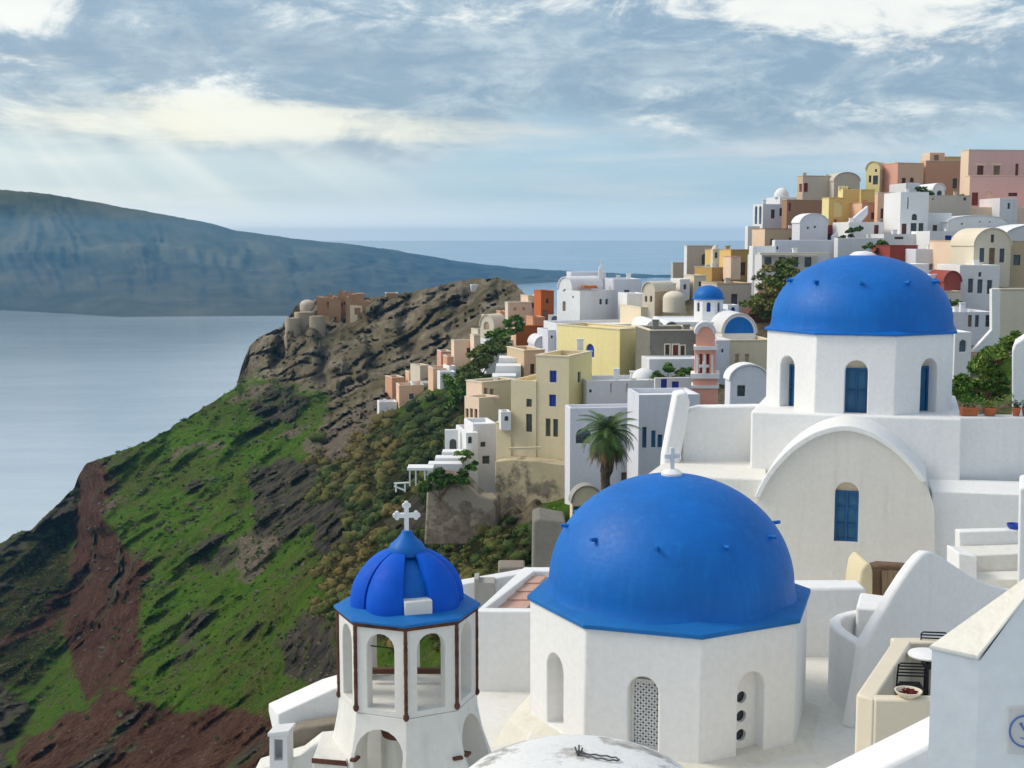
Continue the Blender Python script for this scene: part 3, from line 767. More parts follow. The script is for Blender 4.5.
def frame_mb(base, d, n, w_, h_, shape, depth, fw, th=.05, mull=1, rails=1):
    mb = MB(); q = -n * th
    def bar(s0, z0, s1, z1): mb.prism([base + d * s - n * depth + V((0, 0, z)) for s, z in ((s0, z0), (s1, z0), (s1, z1), (s0, z1))], q)
    hh = h_ - (w_ / 2 if shape == 'a' else 0)
    bar(-w_ / 2, 0, -w_ / 2 + fw, h_ if shape != 'a' else hh); bar(w_ / 2 - fw, 0, w_ / 2, h_ if shape != 'a' else hh)
    bar(-w_ / 2 + fw, 0, w_ / 2 - fw, fw); bar(-w_ / 2 + fw, hh - fw, w_ / 2 - fw, hh)
    for i in range(mull):
        s = -w_ / 2 + w_ * (i + 1) / (mull + 1); bar(s - fw * .35, fw, s + fw * .35, hh - fw)
    for i in range(rails):
        z = hh * (i + 1) / (rails + 1)
        for k in range(mull + 1):
            s0 = -w_ / 2 + w_ * k / (mull + 1) + fw * .5; s1 = -w_ / 2 + w_ * (k + 1) / (mull + 1) - fw * .5
            bar(s0, z - fw * .3, s1, z + fw * .3)
    return mb
def pxwall(pts, D, off, O=None, n=None):
    """solid wall: outline read at distance D (or on plane O,n), swept by off"""
    return MB().prism([hit(x, y, O, n) if O is not None else P(x, y, D) for x, y in pts], off)
def cross_mb(c, h_, th, yaw=0, trefoil=False):
    mb = MB(); M = Matrix.Translation(V(c)) @ Matrix.Rotation(yaw, 4, 'Z')
    a = h_ * .085 if trefoil else h_ * .1
    t = th / 2; arm = h_ * .36; zc = h_ * .62
    mb.box((-a, -t, 0), (a, t, h_), M)
    mb.box((-arm, -t, zc - a), (-a, t, zc + a), M); mb.box((a, -t, zc - a), (arm, t, zc + a), M)
    if trefoil:
        r = h_ * .085
        for cx, cz in ((-arm, zc), (arm, zc), (0, h_)):
            for ox, oz in ((0, r), (0, -r), (r, 0), (-r, 0)):
                if (cz == h_ and oz < 0): continue
                if cz == zc and ox * cx < 0: continue
                pts = [M @ V((cx + ox + r * math.cos(k * math.pi / 6), -t * 1.05, cz + oz + r * math.sin(k * math.pi / 6))) for k in range(12)]
                mb.prism(pts, M.to_3x3() @ V((0, th * 1.05, 0)))
    return mb
def dome_prof(Rr, Hh, n=22, low=0.0):
    return [(Rr * math.cos(t), Hh * math.sin(t)) for t in [low + (math.pi / 2 - low) * i / n for i in range(n)]] + [(0, Hh)]

def smooth2(p, k=4):
    q = [p[0]]
    for i in range(len(p) - 1):
        a, b_, c_, d_ = p[max(0, i - 1)], p[i], p[i + 1], p[min(len(p) - 1, i + 2)]
        for j in range(1, k + 1):
            t = j / k; q.append(tuple(.5 * (2 * b_[m] + (c_[m] - a[m]) * t + (2 * a[m] - 5 * b_[m] + 4 * c_[m] - d_[m]) * t * t + (3 * b_[m] - a[m] - 3 * c_[m] + d_[m]) * t ** 3) for m in (0, 1)))
    return q
# ---- terrace ground under the churches
mb = MB(); zt = -8.6
poly = [(-3.2, 7), (24, 7), (24, 26.9), (2.4, 26.9), (.75, 24.6), (.2, 21.6), (-3.2, 20.6)]
mb.prism([V((x, y, zt)) for x, y in poly], (0, 0, -26))
TLIME = plaster('terrace_lime', (.74, .72, .66, 1), .6, (.27, .23, .18, 1), .02)
tag(mb.build('terrace_ground', TLIME, bevel=.06), kind='structure')
mb = MB(); mb.prism([V((x, y, -9.95)) for x, y in ((2.46, 26.95), (24, 26.95), (24, 48), (4.25, 48), (4.25, 31.25))], (0, 0, -25)); tag(mb.build('court_ground', TLIME), kind='structure')
mb = MB(); mb.prism([V((x, y, -9.65)) for x, y in ((-3.2, 20.65), (.3, 21.65), (.8, 24.6), (2.45, 27.05), (4.15, 31.1), (.3, 31), (-2.2, 27), (-3.2, 22))], (0, 0, -22)); tag(mb.build('lower_terrace', WHITE_WORN), kind='structure')
# ---- front church ------------------------------------------------
D0 = 23.0; C0 = XYZ(675, D0, 0); ZE = -6.39; ZB = -8.75; TH = R_(4.7); RD = 2.55
ch = thing('domed_church', 'front church with large sky blue dome on white eight-sided drum, small grey cross on top', 'church', (C0.x, C0.y, ZB))
ring = octagon((C0.x, C0.y, ZB), RD, TH)
cut = MB(); lat = None; parts_later = []
def oface(c, Rr, th0, k):
    a = octv(c, Rr, th0 + k * math.pi / 4); b = octv(c, Rr, th0 + (k + 1) * math.pi / 4)
    d = (b - a).normalized(); n = V((d.y, -d.x, 0)); return a, d, n
niches = [(-2, 555, 691, 16, 74), (-1, 643, 715, 30, 76), (0, 751, 713, 27, 82), (1, 808.5, 712, 7, 70)]
wins = []
for k, px, py, w_, h_ in niches:
    O, d, n = oface((C0.x, C0.y, 0), RD, TH, k); base, ww, hh = opening(O, n, px, py, w_, h_)
    ww = min(ww, .62); cutter(cut, base, d, n, ww, hh, 'a', .34); wins.append((base, d, n, ww, hh))
for k in (2, 3, 4):
    O, d, n = oface((C0.x, C0.y, 0), RD, TH, k); b_ = O + d * .97; b_.z = wins[2][0].z; cutter(cut, b_, d, n, .55, 1.45, 'a', .34)
mb = MB(); mb.prism(ring, (0, 0, ZE - ZB)); mb.build('drum', WHITE, ch, cut=cut, bevel=.025)
# pierced lattice screen, three-hole screen, blind niches
base, d, n, ww, hh = wins[1]
mb = MB(); lw_, lh_ = ww * .90, hh - ww * .30; st = .095
def bar2(p0, p1, th):
    u = (p1[0] - p0[0], p1[1] - p0[1]); ln = math.hypot(*u)
    if ln < .02: return
    w2 = (-u[1] / ln * th, u[0] / ln * th)
    q = [(p0[0] + w2[0], p0[1] + w2[1]), (p1[0] + w2[0], p1[1] + w2[1]), (p1[0] - w2[0], p1[1] - w2[1]), (p0[0] - w2[0], p0[1] - w2[1])]
    mb.prism([base + d * s_ + V((0, 0, z)) - n * .25 for s_, z in q], -n * .03)
k = -lh_
while k < lw_:
    x0_, x1_ = max(0, k), min(lw_, k + lh_)
    if x1_ > x0_:
        bar2((x0_ - lw_ / 2, x0_ - k), (x1_ - lw_ / 2, x1_ - k), .017)
        bar2((lw_ / 2 - x0_, x0_ - k), (lw_ / 2 - x1_, x1_ - k), .017)
    k += st
mb.build('lattice_screen', WHITE, ch)
fm = frame_mb(base, d, n, ww * .99, lh_ + .03, 'r', .235, .045, .06, 0, 0); fm.build('screen_frame', WHITE_WORN, ch)
mb = MB(); panel(mb, base, d, n, ww * .96, lh_, 'r', .318, .012, 0); mb.build('screen_backing', GLASS, ch)
base, d, n, ww, hh = wins[2]
mb = MB(); panel(mb, base, d, n, ww * .96, hh, 'a', .24, .07); c2 = MB()
for j in range(3):
    z = .25 + j * .33; r = .105
    c2.prism([base - d * .02 + d * r * math.cos(t) + V((0, 0, z + r * math.sin(t))) - n * .15 for t in [2 * math.pi * q / 14 for q in range(14)]], -n * .3)
mb.build('pierced_screen', WHITE, ch, cut=c2)
mb = MB(); panel(mb, base, d, n, ww * .96, hh, 'a', .325, .012); mb.build('screen_backing', GLASS, ch)
# blue eave: thin eight-sided slab that slopes up to the dome foot
def eave(c, R1, R2, z0, z1, z2, th0):
    mb = MB(); a = octagon((c.x, c.y, z0), R1, th0); b = octagon((c.x, c.y, z1), R1, th0); t = octagon((c.x, c.y, z2), R2, th0)
    vs = a + b + t; fs = [tuple(range(7, -1, -1)), tuple(range(16, 24))]
    for k in range(8):
        j = (k + 1) % 8; fs += [(k, j, 8 + j, 8 + k), (8 + k, 8 + j, 16 + j, 16 + k)]
    return mb.add(vs, fs)
eave(C0, 2.605, 2.2, ZE - .03, ZE + .05, ZE + .17, TH).build('eave', EAVEBLUE, ch, bevel=.015)
prof = [(2.30, ZE + .02), (2.235, ZE + .13), (2.20, ZE + .28)] + [(r, ZE + .28 + z) for r, z in dome_prof(2.20, 1.93, 26, .04)]
dm = MB().lathe(prof, (C0.x, C0.y, 0), 72).build('dome', DOMEBLUE, ch, smooth=50)
for k in range(10):
    a = R_(-170 + 36 * k + 12); zz_ = 1.02; rr = 2.20 * math.cos(math.asin(zz_ / 1.93))
    p = V((C0.x + rr * math.sin(a), C0.y - rr * math.cos(a), ZE + .28 + zz_)); o = V((math.sin(a), -math.cos(a), .10))
    MB().tube([p - o * .08, p + o * .09, p + o * .13], [.035, .035, .03], 10).build('dome_peg', DOMEBLUE, ch, smooth=40)
ZT = ZE + .28 + 1.93
cr = MB().lathe([(.19, ZT - .05), (.19, ZT + .03), (.13, ZT + .08), (.07, ZT + .10), (.0, ZT + .10)], (C0.x, C0.y, 0), 20).build('cross_base', WHITE, ch, smooth=40)
cross_mb((C0.x, C0.y, ZT + .09), .40, .07, R_(8)).build('cross', WHITE_GREY, cr, bevel=.012)
mb = MB(); a = octagon((C0.x, C0.y, -8.63), 2.95, TH); b = octagon((C0.x, C0.y, -8.52), 2.6, TH)
a2 = octagon((C0.x, C0.y, -9.2), 3.3, TH)
mb.add(a2 + a + b, [tuple(range(7, -1, -1)), tuple(range(16, 24))] + [(k, (k + 1) % 8, 8 + (k + 1) % 8, 8 + k) for k in range(8)] + [(8 + k, 8 + (k + 1) % 8, 16 + (k + 1) % 8, 16 + k) for k in range(8)])
mb.build('roof_skirt', plaster('skirt_lime', (.70, .67, .58, 1), .6, (.25, .21, .16, 1), .02), ch, bevel=.03)

# ---- bell tower ---------------------------------------------------
DT = 19.0; CT = XYZ(404, DT, 0); ZE2 = -5.47; ZM = -6.82; TT = R_(3); RT = 1.03
bt = thing('bell_tower', 'white eight-sided open bell tower with ribbed deep blue dome and white trefoil cross', 'bell tower', (CT.x, CT.y, -9.2))
cut = MB()
ins = octagon((CT.x, CT.y, ZM + .06), RT - .2, TT); cut.prism(ins, (0, 0, ZE2 - ZM - .14))
TW = []
for k in range(8):
    O, d, n = oface((CT.x, CT.y, 0), RT, TT, k); L_ = 2 * RT * math.sin(math.pi / 8)
    b_ = O + d * L_ / 2; b_.z = ZM + .09; TW.append((b_, d, n))
c2 = MB()
for b_, d, n in TW: cutter(c2, b_, d, n, .43, 1.12, 'a', .3)
mb = MB(); mb.prism(octagon((CT.x, CT.y, ZM), RT, TT), (0, 0, ZE2 - ZM)); mb.build('lantern', WHITE_WORN, bt, cutters=[cut, c2], bevel=.012)
# lower storey: spreading base with big arches and hollow heart
low = MB(); zs = [(-9.2, 1.48), (-8.1, 1.38), (-7.35, 1.12), (-7.0, 1.05), (ZM - .004, 1.04)]
vs = []; 
for z, r in zs: vs += octagon((CT.x, CT.y, z), r, TT)
fs = [tuple(range(7, -1, -1)), tuple(range(len(vs) - 8, len(vs)))]
for q in range(len(zs) - 1):
    for k in range(8):
        j = (k + 1) % 8; fs.append((q * 8 + k, q * 8 + j, q * 8 + 8 + j, q * 8 + 8 + k))
low.add(vs, fs)
cut = MB(); cut.prism(octagon((CT.x, CT.y, -9.0), .78, TT), (0, 0, 1.95))
c2 = MB()
for k in (-1, 1, 3, -3):
    O, d, n = oface((CT.x, CT.y, 0), 1.5, TT, k); b_ = O + d * (1.5 * math.sin(math.pi / 8)); b_.z = -9.05
    cutter(c2, b_, d, n, .76, 2.03, 'a', .95)
low.build('lower_storey', WHITE_WORN, bt, cutters=[cut, c2], bevel=.015)
MB().lathe([(.2, -9.15), (.2, -7.35)], (CT.x - .12, CT.y - .25, 0), 20).build('pier', WHITE_WORN, bt, smooth=40)
MB().lathe([(.25, -7.35), (.27, -7.28), (.27, -7.22), (.22, -7.20)], (CT.x - .12, CT.y - .25, 0), 20).build('brick_capital', BRICK, bt, smooth=40)
for k, q0, q1 in ((-1, .02, .13), (0, .80, .97), (1, .03, .2)):
    O, d, n = oface((CT.x, CT.y, 0), 1.17, TT, k); L_ = 2 * 1.17 * math.sin(math.pi / 8)
    mb = MB(); a = O + d * L_ * q0; b_ = O + d * L_ * q1
    mb.prism([V((q.x, q.y, -7.50)) for q in (a + n * .05, b_ + n * .05, b_ - n * .12, a - n * .12)], (0, 0, .045))
    mb.build('brick_ledge', BRICK, bt, bevel=.012)
MB().prism([P(x, y, 18.1) for x, y in ((314, 800), (312.5, 758.6), (346, 761.6), (352, 800))], (0, .9, 0)).build('springer', WHITE_WORN, bt, bevel=.015)
MB().prism([P(x, y, 18.06) for x, y in ((311.5, 763.2), (311.5, 758.5), (346, 761.5), (347, 766.5))], (0, .03, 0)).build('brick_ledge', BRICK, bt, bevel=.005)
# brick pilaster strips on the corners, brick band under the eave
for k in range(8):
    a = TT + k * math.pi / 4; p = octv((CT.x, CT.y, 0), RT + .006, a)
    zb_ = ZM + .02 if k % 2 == 0 else ZM + .07
    col = MB().tube([(p.x, p.y, zb_ + .04 + (ZE2 - ZM - .1) * t / 26) for t in range(27)], [.026 + .006 * random.random() for _ in range(27)], 8).build('brick_pilaster', BRICK, bt, smooth=30)
    MB().lathe([(.02, zb_ - .05), (.042, zb_ - .02), (.045, zb_ + .02), (.03, zb_ + .05)], (p.x, p.y, 0), 12).build('pilaster_foot', BRICK, col, smooth=40)
mb = MB(); a = octagon((CT.x, CT.y, ZE2 - .055), RT + .028, TT); mb.prism(a, (0, 0, .058)); mb.build('brick_band', BRICK, bt)
eave(CT, 1.10, .86, ZE2 + .004, ZE2 + .045, ZE2 + .11, TT).build('eave', EAVEBLUE, bt, bevel=.012)
# ribbed dome: inner shell, raised petals with gaps, white block standing in for daylight in one gap
zb_ = ZE2 + .09; Rd, Hd = .80, .84
inner = MB().lathe([(Rd * .80 * math.cos(t), zb_ + Hd * .88 * math.sin(t)) for t in [math.pi / 2 * i / 16 for i in range(16)]] + [(0, zb_ + Hd * .88)], (CT.x, CT.y, 0), 48).build('dome', DOMEBLUE, bt, smooth=50)
DEEP = paint('dome_petal_blue', (.001, .075, .52, 1), .6, .1, .01, 0, .15, fade=(.002, .11, .60, 1))
for ca, hw in ((-73, 23), (-23, 23), (57, 25), (104, 21), (150, 22), (197, 22), (243, 20)):
    prof = [(Rd * math.cos(t) * (1.0 + .03 * math.sin(2 * t)), zb_ + Hd * math.sin(t)) for t in [1.40 * i / 18 for i in range(19)]]
    mb = MB(); nn = 14; vs = []
    for r, z in prof:
        for i in range(nn + 1):
            f = 2 * i / nn - 1; a = R_(ca + hw * f); bulge = .97 + .10 * (1 - f * f)
            vs.append(V((CT.x + r * bulge * math.sin(a), CT.y - r * bulge * math.cos(a), z)))
    no = len(vs)
    for r, z in prof:
        for i in range(nn + 1):
            f = 2 * i / nn - 1; a = R_(ca + hw * f); vs.append(V((CT.x + r * .72 * math.sin(a), CT.y - r * .72 * math.cos(a), z - .01)))
    fs = []; W = nn + 1
    for j in range(len(prof) - 1):
        for i in range(nn):
            q = j * W + i; fs += [(q, q + 1, q + W + 1, q + W), (no + q, no + q + W, no + q + W + 1, no + q + 1)]
        q = j * W; fs += [(q, q + W, no + q + W, no + q), (q + nn, no + q + nn, no + q + nn + W, q + nn + W)]
    for i in range(nn):
        q = (len(prof) - 1) * W + i; fs += [(i, no + i, no + i + 1, i + 1), (q, q + 1, no + q + 1, no + q)]
    mb.add(vs, fs).build('dome_petal', DEEP, bt, smooth=42)
MB().lathe([(.27, zb_ + .73), (.285, zb_ + .80), (.24, zb_ + .88), (.15, zb_ + .96), (.09, zb_ + 1.03), (.07, zb_ + 1.08), (0, zb_ + 1.09)], (CT.x, CT.y, 0), 32).build('dome_cap', DOMEBLUE, bt, smooth=45)
a0 = R_(17); mb = MB(); M = Matrix.Translation(V((CT.x, CT.y, zb_ - .02))) @ Matrix.Rotation(a0, 4, 'Z')
mb.box((-.21, -.79, .0), (.20, -.55, .235), M); mb.build('white_block', WHITE_WORN, bt, bevel=.015)
cross_mb((CT.x, CT.y, zb_ + 1.07), .39, .06, R_(6), True).build('cross', WHITE, bt)
# tie bar and bell beam inside
mb = MB(); b_, d, n = TW[-1]; mb.tube([b_ - d * .2 + V((0, 0, .9)) - n * .1, b_ + d * .2 + V((0, 0, .9)) - n * .1], .011, 6); mb.build('tie_bar', IRON, bt)
mb = MB(); mb.box((CT.x - .7, CT.y + .28, ZM + .22), (CT.x + .7, CT.y + .36, ZM + .30)); mb.build('bell_beam', WOOD, bt)

# ---- white vault in the very front --------------------------------
DC = 14.0; CC = XYZ(582, DC, 0); zc = P(582, 732, DC).z - .27
VAULT = plaster('lichen_limewash', (.76, .76, .75, 1), .5, (.28, .27, .25, 1), .03, .9, 2.2, patch=.78, patchcol=(.40, .385, .36, 1))
vd = thing('white_dome', 'low weathered white plaster dome with grey lichen at the bottom edge of the picture', 'dome', (CC.x, CC.y, -8.6))
Rv = 2.05
MB().lathe([(1.40, -8.6), (1.40, zc - .62), (1.47, zc - .58), (1.47, zc - .52)] + [(1.44 * math.cos(t), zc - .55 + .55 * math.sin(t)) for t in [math.pi / 2 * (.06 + .94 * i / 22) for i in range(22)]] + [(0, zc)], (CC.x, CC.y, 0), 64).build('shell', VAULT, vd, smooth=40)
cb = thing('coiled_cable', 'loose loop of grey cable lying on top of the weathered white dome', 'cable', (CC.x, CC.y, zc))
def vsurf(x, y): return zc - .55 + .55 * math.sqrt(max(0, 1 - (x * x + y * y) / 1.44 ** 2)) + .012
loop = [(0, -.02), (.10, -.09), (.22, -.13), (.36, -.15), (.44, -.12), (.40, -.07), (.28, -.05), (.14, -.03), (.02, 0), (-.03, .03), (.02, .06), (.06, .02)]
loop = smooth2(loop, 5); pth = [(CC.x + x, CC.y + y, vsurf(x, y) + .006 + .012 * math.sin(i * .7) ** 2) for i, (x, y) in enumerate(loop)]
CAB = paint('grey_cable', (.10, .10, .10, 1), .6)
MB().tube(pth, .0095, 8).build('cable', CAB, cb, smooth=60)
mb = MB()
for k, (dx, dz) in enumerate(((-.035, .10), (.0, .12), (.03, .085))):
    mb.tube([(CC.x + dx * .3, CC.y - .02, zc - .01), (CC.x + dx * .8, CC.y - .02 + .01 * k, zc + dz * .5), (CC.x + dx * 1.3, CC.y, zc + dz)], .0095, 8)
mb.build('wire_knot', CAB, cb, smooth=60)

# ---- upper church --------------------------------------------------
D1 = 40.0; C1 = XYZ(860.5, D1, -2.75); ZE3 = zat(330, 39.3); ZB3 = -5.02; T1 = R_(-40); R1 = 2.93; yaw = R_(-17)
uc = thing('domed_church', 'upper church with broad blue dome, arched white gable and teal drum windows', 'church', (C1.x, C1.y, -8.9), yaw)
cut = MB(); uw = []
for k, px, py, w_, h_ in ((-1, 787, 383, 14, 54), (0, 856, 388, 23, 55), (1, 929, 387, 16.5, 57)):
    O, d, n = oface((C1.x, C1.y, 0), R1, T1, k); base, ww, hh = opening(O, n, px, py, w_, h_); ww = min(ww, .74)
    cutter(cut, base, d, n, ww, hh, 'a', .42); uw.append((base, d, n, ww, hh))
for k in (2, 3, 4, 5, 6):
    O, d, n = oface((C1.x, C1.y, 0), R1, T1, k); b_ = O + d * 1.15; b_.z = uw[1][0].z; cutter(cut, b_, d, n, .7, 1.7, 'a', .42)
mb = MB(); mb.prism(octagon((C1.x, C1.y, ZB3 - .02), R1, T1), (0, 0, ZE3 - ZB3)); mb.build('drum', WHITE, uc, cut=cut, bevel=.03)
for i, (base, d, n, ww, hh) in enumerate(uw):
    h2 = hh * .84 if i else hh * .82
    mb = MB(); panel(mb, base, d, n, ww, h2, 'r', .40, .03, .0); wn = mb.build('window', TEALBLUE, uc)
    frame_mb(base, d, n, ww, h2, 'r', .345, .065, .05, 1, 1).build('frame', SHUTBLUE, wn)
    mb = MB(); panel(mb, base + V((0, 0, h2 + .002)), d, n, ww, hh - h2, 'r', .415, .02, .0); mb.build('fanlight', CREAM_PALE, wn)
eave(C1, 3.03, 2.72, ZE3 - .022, ZE3 + .04, ZE3 + .12, T1).build('eave', DOMEBLUE, uc, bevel=.015)
Hd1 = zat(254.5, 40) - ZE3 - .28
MB().lathe([(2.76, ZE3 + .02), (2.73, ZE3 + .12), (2.70, ZE3 + .28)] + [(r, ZE3 + .28 + z) for r, z in dome_prof(2.70, Hd1, 26, .05)], (C1.x, C1.y, 0), 80).build('dome', DOMEBLUE, uc, smooth=50)
for k in range(10):
    a = R_(-162 + 36 * k + 2.5); zz_ = Hd1 * .60; rr = 2.70 * math.cos(math.asin(.60))
    p = V((C1.x + rr * math.sin(a), C1.y - rr * math.cos(a), ZE3 + .28 + zz_)); o = V((math.sin(a), -math.cos(a), .10))
    MB().tube([p - o * .1, p + o * .12, p + o * .17], [.055, .055, .05], 10).build('dome_peg', DOMEBLUE, uc, smooth=40)
ztop = ZE3 + .28 + Hd1
MB().lathe([(.42, ztop - .10), (.40, ztop - .02), (.28, ztop + .07), (.1, ztop + .11), (0, ztop + .11)], (C1.x, C1.y, 0), 24).build('dome_cap', WHITE, uc, smooth=45)
rot = Matrix.Translation(V((C1.x, C1.y, 0))) @ Matrix.Rotation(yaw, 4, 'Z')
mb = MB(); mb.box((-2.95, -2.95, -10.4), (2.95, 2.95, ZB3), rot); mb.build('base_block', WHITE, uc, bevel=.06)
# barrel vault with arched gable
fn = rot.to_3x3() @ V((0, -1, 0)); fo = rot @ V((0, -5.0, -7))
g_out = [(752, 615), (755, 508), (760, 493), (770, 475), (783, 459), (799, 445), (820, 433.5), (845, 428.5), (868, 433.5), (888, 444.5), (905, 459), (918, 474), (928, 490), (934, 508), (937, 615)]
g_out = g_out[:1] + smooth2(g_out[1:-1]) + g_out[-1:]
gp = [hit(x, y, fo, fn) for x, y in g_out]
gmid = sum(gp, V()) / len(gp)
cut = MB(); base, ww, hh = opening(fo, fn, 846.5, 512, 24, 60); gd = V((-fn.y, fn.x, 0)); cutter(cut, base, gd, fn, ww, hh, 'a', .2)
gw = (base, gd, fn, ww, hh)
MB().prism(list(reversed(gp)), -fn * 2.35).build('nave', plaster('gable_lime', (.72, .695, .64, 1), .45, (.3, .26, .2, 1), .025), uc, cut=cut, smooth=32)
rim = []
arcpts = [p for p, q in zip(gp, g_out) if q[1] < (501 if q[0] < 845 else 484)]; ctr = (gp[1] + gp[-2]) / 2
mb = MB(); outr = [p + (p - ctr).normalized() * .10 for p in arcpts]; inr = [p - (p - ctr).normalized() * .06 for p in arcpts]
vs = []; m_ = len(arcpts)
for off in (fn * .10, -fn * 2.3):
    vs += [p + off for p in outr] + [p + off for p in inr]
fs = []
for i in range(m_ - 1):
    fs += [(i, i + 1, m_ + i + 1, m_ + i), (2 * m_ + i, 3 * m_ + i, 3 * m_ + i + 1, 2 * m_ + i + 1), (i, 2 * m_ + i, 2 * m_ + i + 1, i + 1), (m_ + i, m_ + i + 1, 3 * m_ + i + 1, 3 * m_ + i)]
fs += [(0, m_, 3 * m_, 2 * m_), (m_ - 1, 3 * m_ - 1, 4 * m_ - 1, 2 * m_ - 1)]
mb.add(vs, fs).build('vault_rim', WHITE, uc, bevel=.03, smooth=40)
base, gd, fn_, ww, hh = gw
h2 = hh - ww * .42
mb = MB(); panel(mb, base, gd, fn, ww, h2, 'r', .155, .03, 0); wn = mb.build('window', TEALBLUE, uc)
frame_mb(base, gd, fn, ww, h2, 'r', .10, .07, .05, 1, 2).build('frame', SHUTBLUE, wn)
mb = MB(); panel(mb, base + V((0, 0, h2 + .002)), gd, fn, ww, hh - h2, 'r', .165, .02, 0); mb.build('fanlight', CREAM, wn)
# right wing: wall in shade with low roof, higher wall behind
mb = MB(); a = hit(937, 492, P(940, 490, 34.6), fn); zr = P(960, 490, 34.9).z
x0 = P(925, 490, 34.9).x; mb.box((1.75, -4.9, -10.4), (11, -2.96, zr), Matrix.Translation(V((C1.x, C1.y, 0))) @ Matrix.Rotation(R_(-12), 4, 'Z')); mb.build('side_wing', WHITE, uc, bevel=.05)
rw = tag(MB().prism([P(955, 417, 36.65), P(955, 600, 36.65), P(1120, 600, 36.65), P(1120, 417.5, 36.65)], (0, .6, 0)).build('terrace_wall', WHITE, bevel=.04), 'long white terrace wall beside the upper church drum, carrying the flower pots', 'wall')
# left wing: flat roof, wall behind it, sloping buttress
z6 = -6.72
def rp(px, py, z):
    r = ray(px, py); return r * (z / r.z)
pl = [rp(647, 474, z6), rp(667, 459.5, z6), rp(765, 459.5, z6), rp(775, 520, z6), rp(640, 520, z6)]
mb = MB(); mb.prism([V((p.x, p.y, z6)) for p in (pl[0], pl[1], pl[2])] + [V(((rot @ V((-2.25, -4.75, 0))).x, (rot @ V((-2.25, -4.75, 0))).y, z6))], (0, 0, -3.9))
mb.build('flat_roof', plaster('roof_lime', (.78, .76, .70, 1), .4, (.3, .26, .2, 1), .02), uc, bevel=.05)
MB().prism([P(x, y, 39.4) for x, y in ((682, 480), (683, 420), (690, 410), (700, 407), (757, 406), (775, 406), (775, 480))], (0, .6, 0)).build('apse_wall', WHITE, uc, bevel=.05)
MB().prism([P(x, y, 38.9) for x, y in ((663, 476), (664, 458), (676, 394), (687, 392), (690, 402), (689, 412), (680, 460), (680, 476))], (0, .9, 0)).build('buttress', WHITE, uc, bevel=.06)

# ---- building with pink stepped roof between tower and front church ----
zp = P(478, 612, 27).z
pb = thing('flat_roofed_house', 'low white house with pinkish stepped cement roof, between the bell tower and the front dome', 'house', P(520, 690, 28))
A, B, Cc, Dd = rp(476, 611, zp), rp(600, 612, zp), rp(595, 567, zp), rp(524, 567, zp)
mb = MB(); mb.prism([A, B, Cc, Dd], (0, 0, -3.2))
cut = MB(); ce = (A + B + Cc + Dd) / 4; cut.prism([V((p.x, p.y, zp - .3)) for p in (A + (B - A) * .05 + (Dd - A) * .07, B + (Cc - B) * .07 + (A - B) * .02, Cc + (B - Cc) * .12, Dd + (A - Dd) * .1 + (Cc - Dd) * .2)], (0, 0, .6))
mb.build('wall', WHITE, pb, cut=cut, bevel=.03)
for i in range(5):
    t0 = .10 + .155 * i; mb = MB(); s0 = .07; u = Dd - A
    a = A + u * t0 + (B - A) * .07; b_ = A + u * (t0 + .16) + (B - A) * .07; w1 = (B - A) * (.26 - .02 * i)
    mb.prism([V((q.x, q.y, zp - .29)) for q in (a, a + w1, b_ + w1, b_)], (0, 0, .05 + .035 * i)); mb.build('roof_step', TILE, pb, bevel=.01)
mb = MB(); a = A + (B - A) * .34 + (Dd - A) * .1; b_ = A + (B - A) * .8 + (Dd - A) * .1; c_ = A + (B - A) * .8 + (Dd - A) * .9; d_ = A + (B - A) * .42 + (Dd - A) * .85
mb.prism([V((q.x, q.y, zp - .295)) for q in (a, b_, c_, d_)], (0, 0, .07)); mb.build('roof_slab', plaster('beige_roof_cement', (.5, .42, .32, 1), .5), pb)
# walls, chimney and stone block behind it
t = tag(MB().prism([P(x, y, 33) for x, y in ((440, 640), (440, 588), (530, 572), (530, 640))], (0, .5, 0)).build('parapet_wall', WHITE_GREY, bevel=.03), 'grey white parapet wall peeping out behind the bell tower eave', 'wall')
t = tag(MB().prism([P(x, y, 32.4) for x, y in ((474, 630), (474, 579), (479, 578.5), (479, 583), (495, 583), (495, 630))], (0, .6, 0)).build('garden_wall', CONCRETE, bevel=.02), 'small grey concrete wall with a stub end, right of the bell tower eave', 'wall')
tag(MB().prism([P(x, y, 34) for x, y in ((497, 630), (498, 567), (525, 567), (525, 630))], (0, .8, 0)).build('stone_block', ROUGHSTONE, bevel=.05), 'rough grey stone block wall above the pink stepped roof', 'stone wall')
tag(MB().prism([P(x, y, 46) for x, y in ((532, 600), (533, 521), (540, 518), (566, 523), (566, 600))], (0, 2, 0)).build('stone_pillar', GREYSTONE, bevel=.08), 'tall brown rubble wall end standing left of the front blue dome', 'stone wall')

# ---- low buildings left below the bell tower ------------------------
lw = thing('stepped_wall', 'white and grey sloping parapet stepping down left of the bell tower foot', 'wall', P(300, 768, 21))
MB().prism([P(x, y, 20.6) for x, y in ((350, 790), (350, 684), (333, 689), (278, 714), (278, 722), (282, 740), (282, 790))], (-.25, .5, 0)).build('wall', WHITE, lw, bevel=.02)
MB().prism([P(x, y, 20.2) for x, y in ((284, 800), (284, 735), (300, 728), (340, 722), (340, 800))], (0, .35, 0)).build('rubble_face', ROUGHSTONE, lw, bevel=.03)
MB().prism([P(x, y, 19.6) for x, y in ((240, 800), (255, 770), (300, 757), (318, 743), (340, 741), (340, 800))], (0, .5, 0)).build('front_wall', WHITE_WORN, lw, bevel=.03)
cm = thing('chimney', 'small square white chimney with a recessed side, left of the bell tower foot', 'chimney', P(280, 768, 19.4))
cut = MB().prism([P(x, y, 19.35) for x, y in ((273.5, 762), (273.5, 741), (282, 741), (282, 762))], (0, .3, 0))
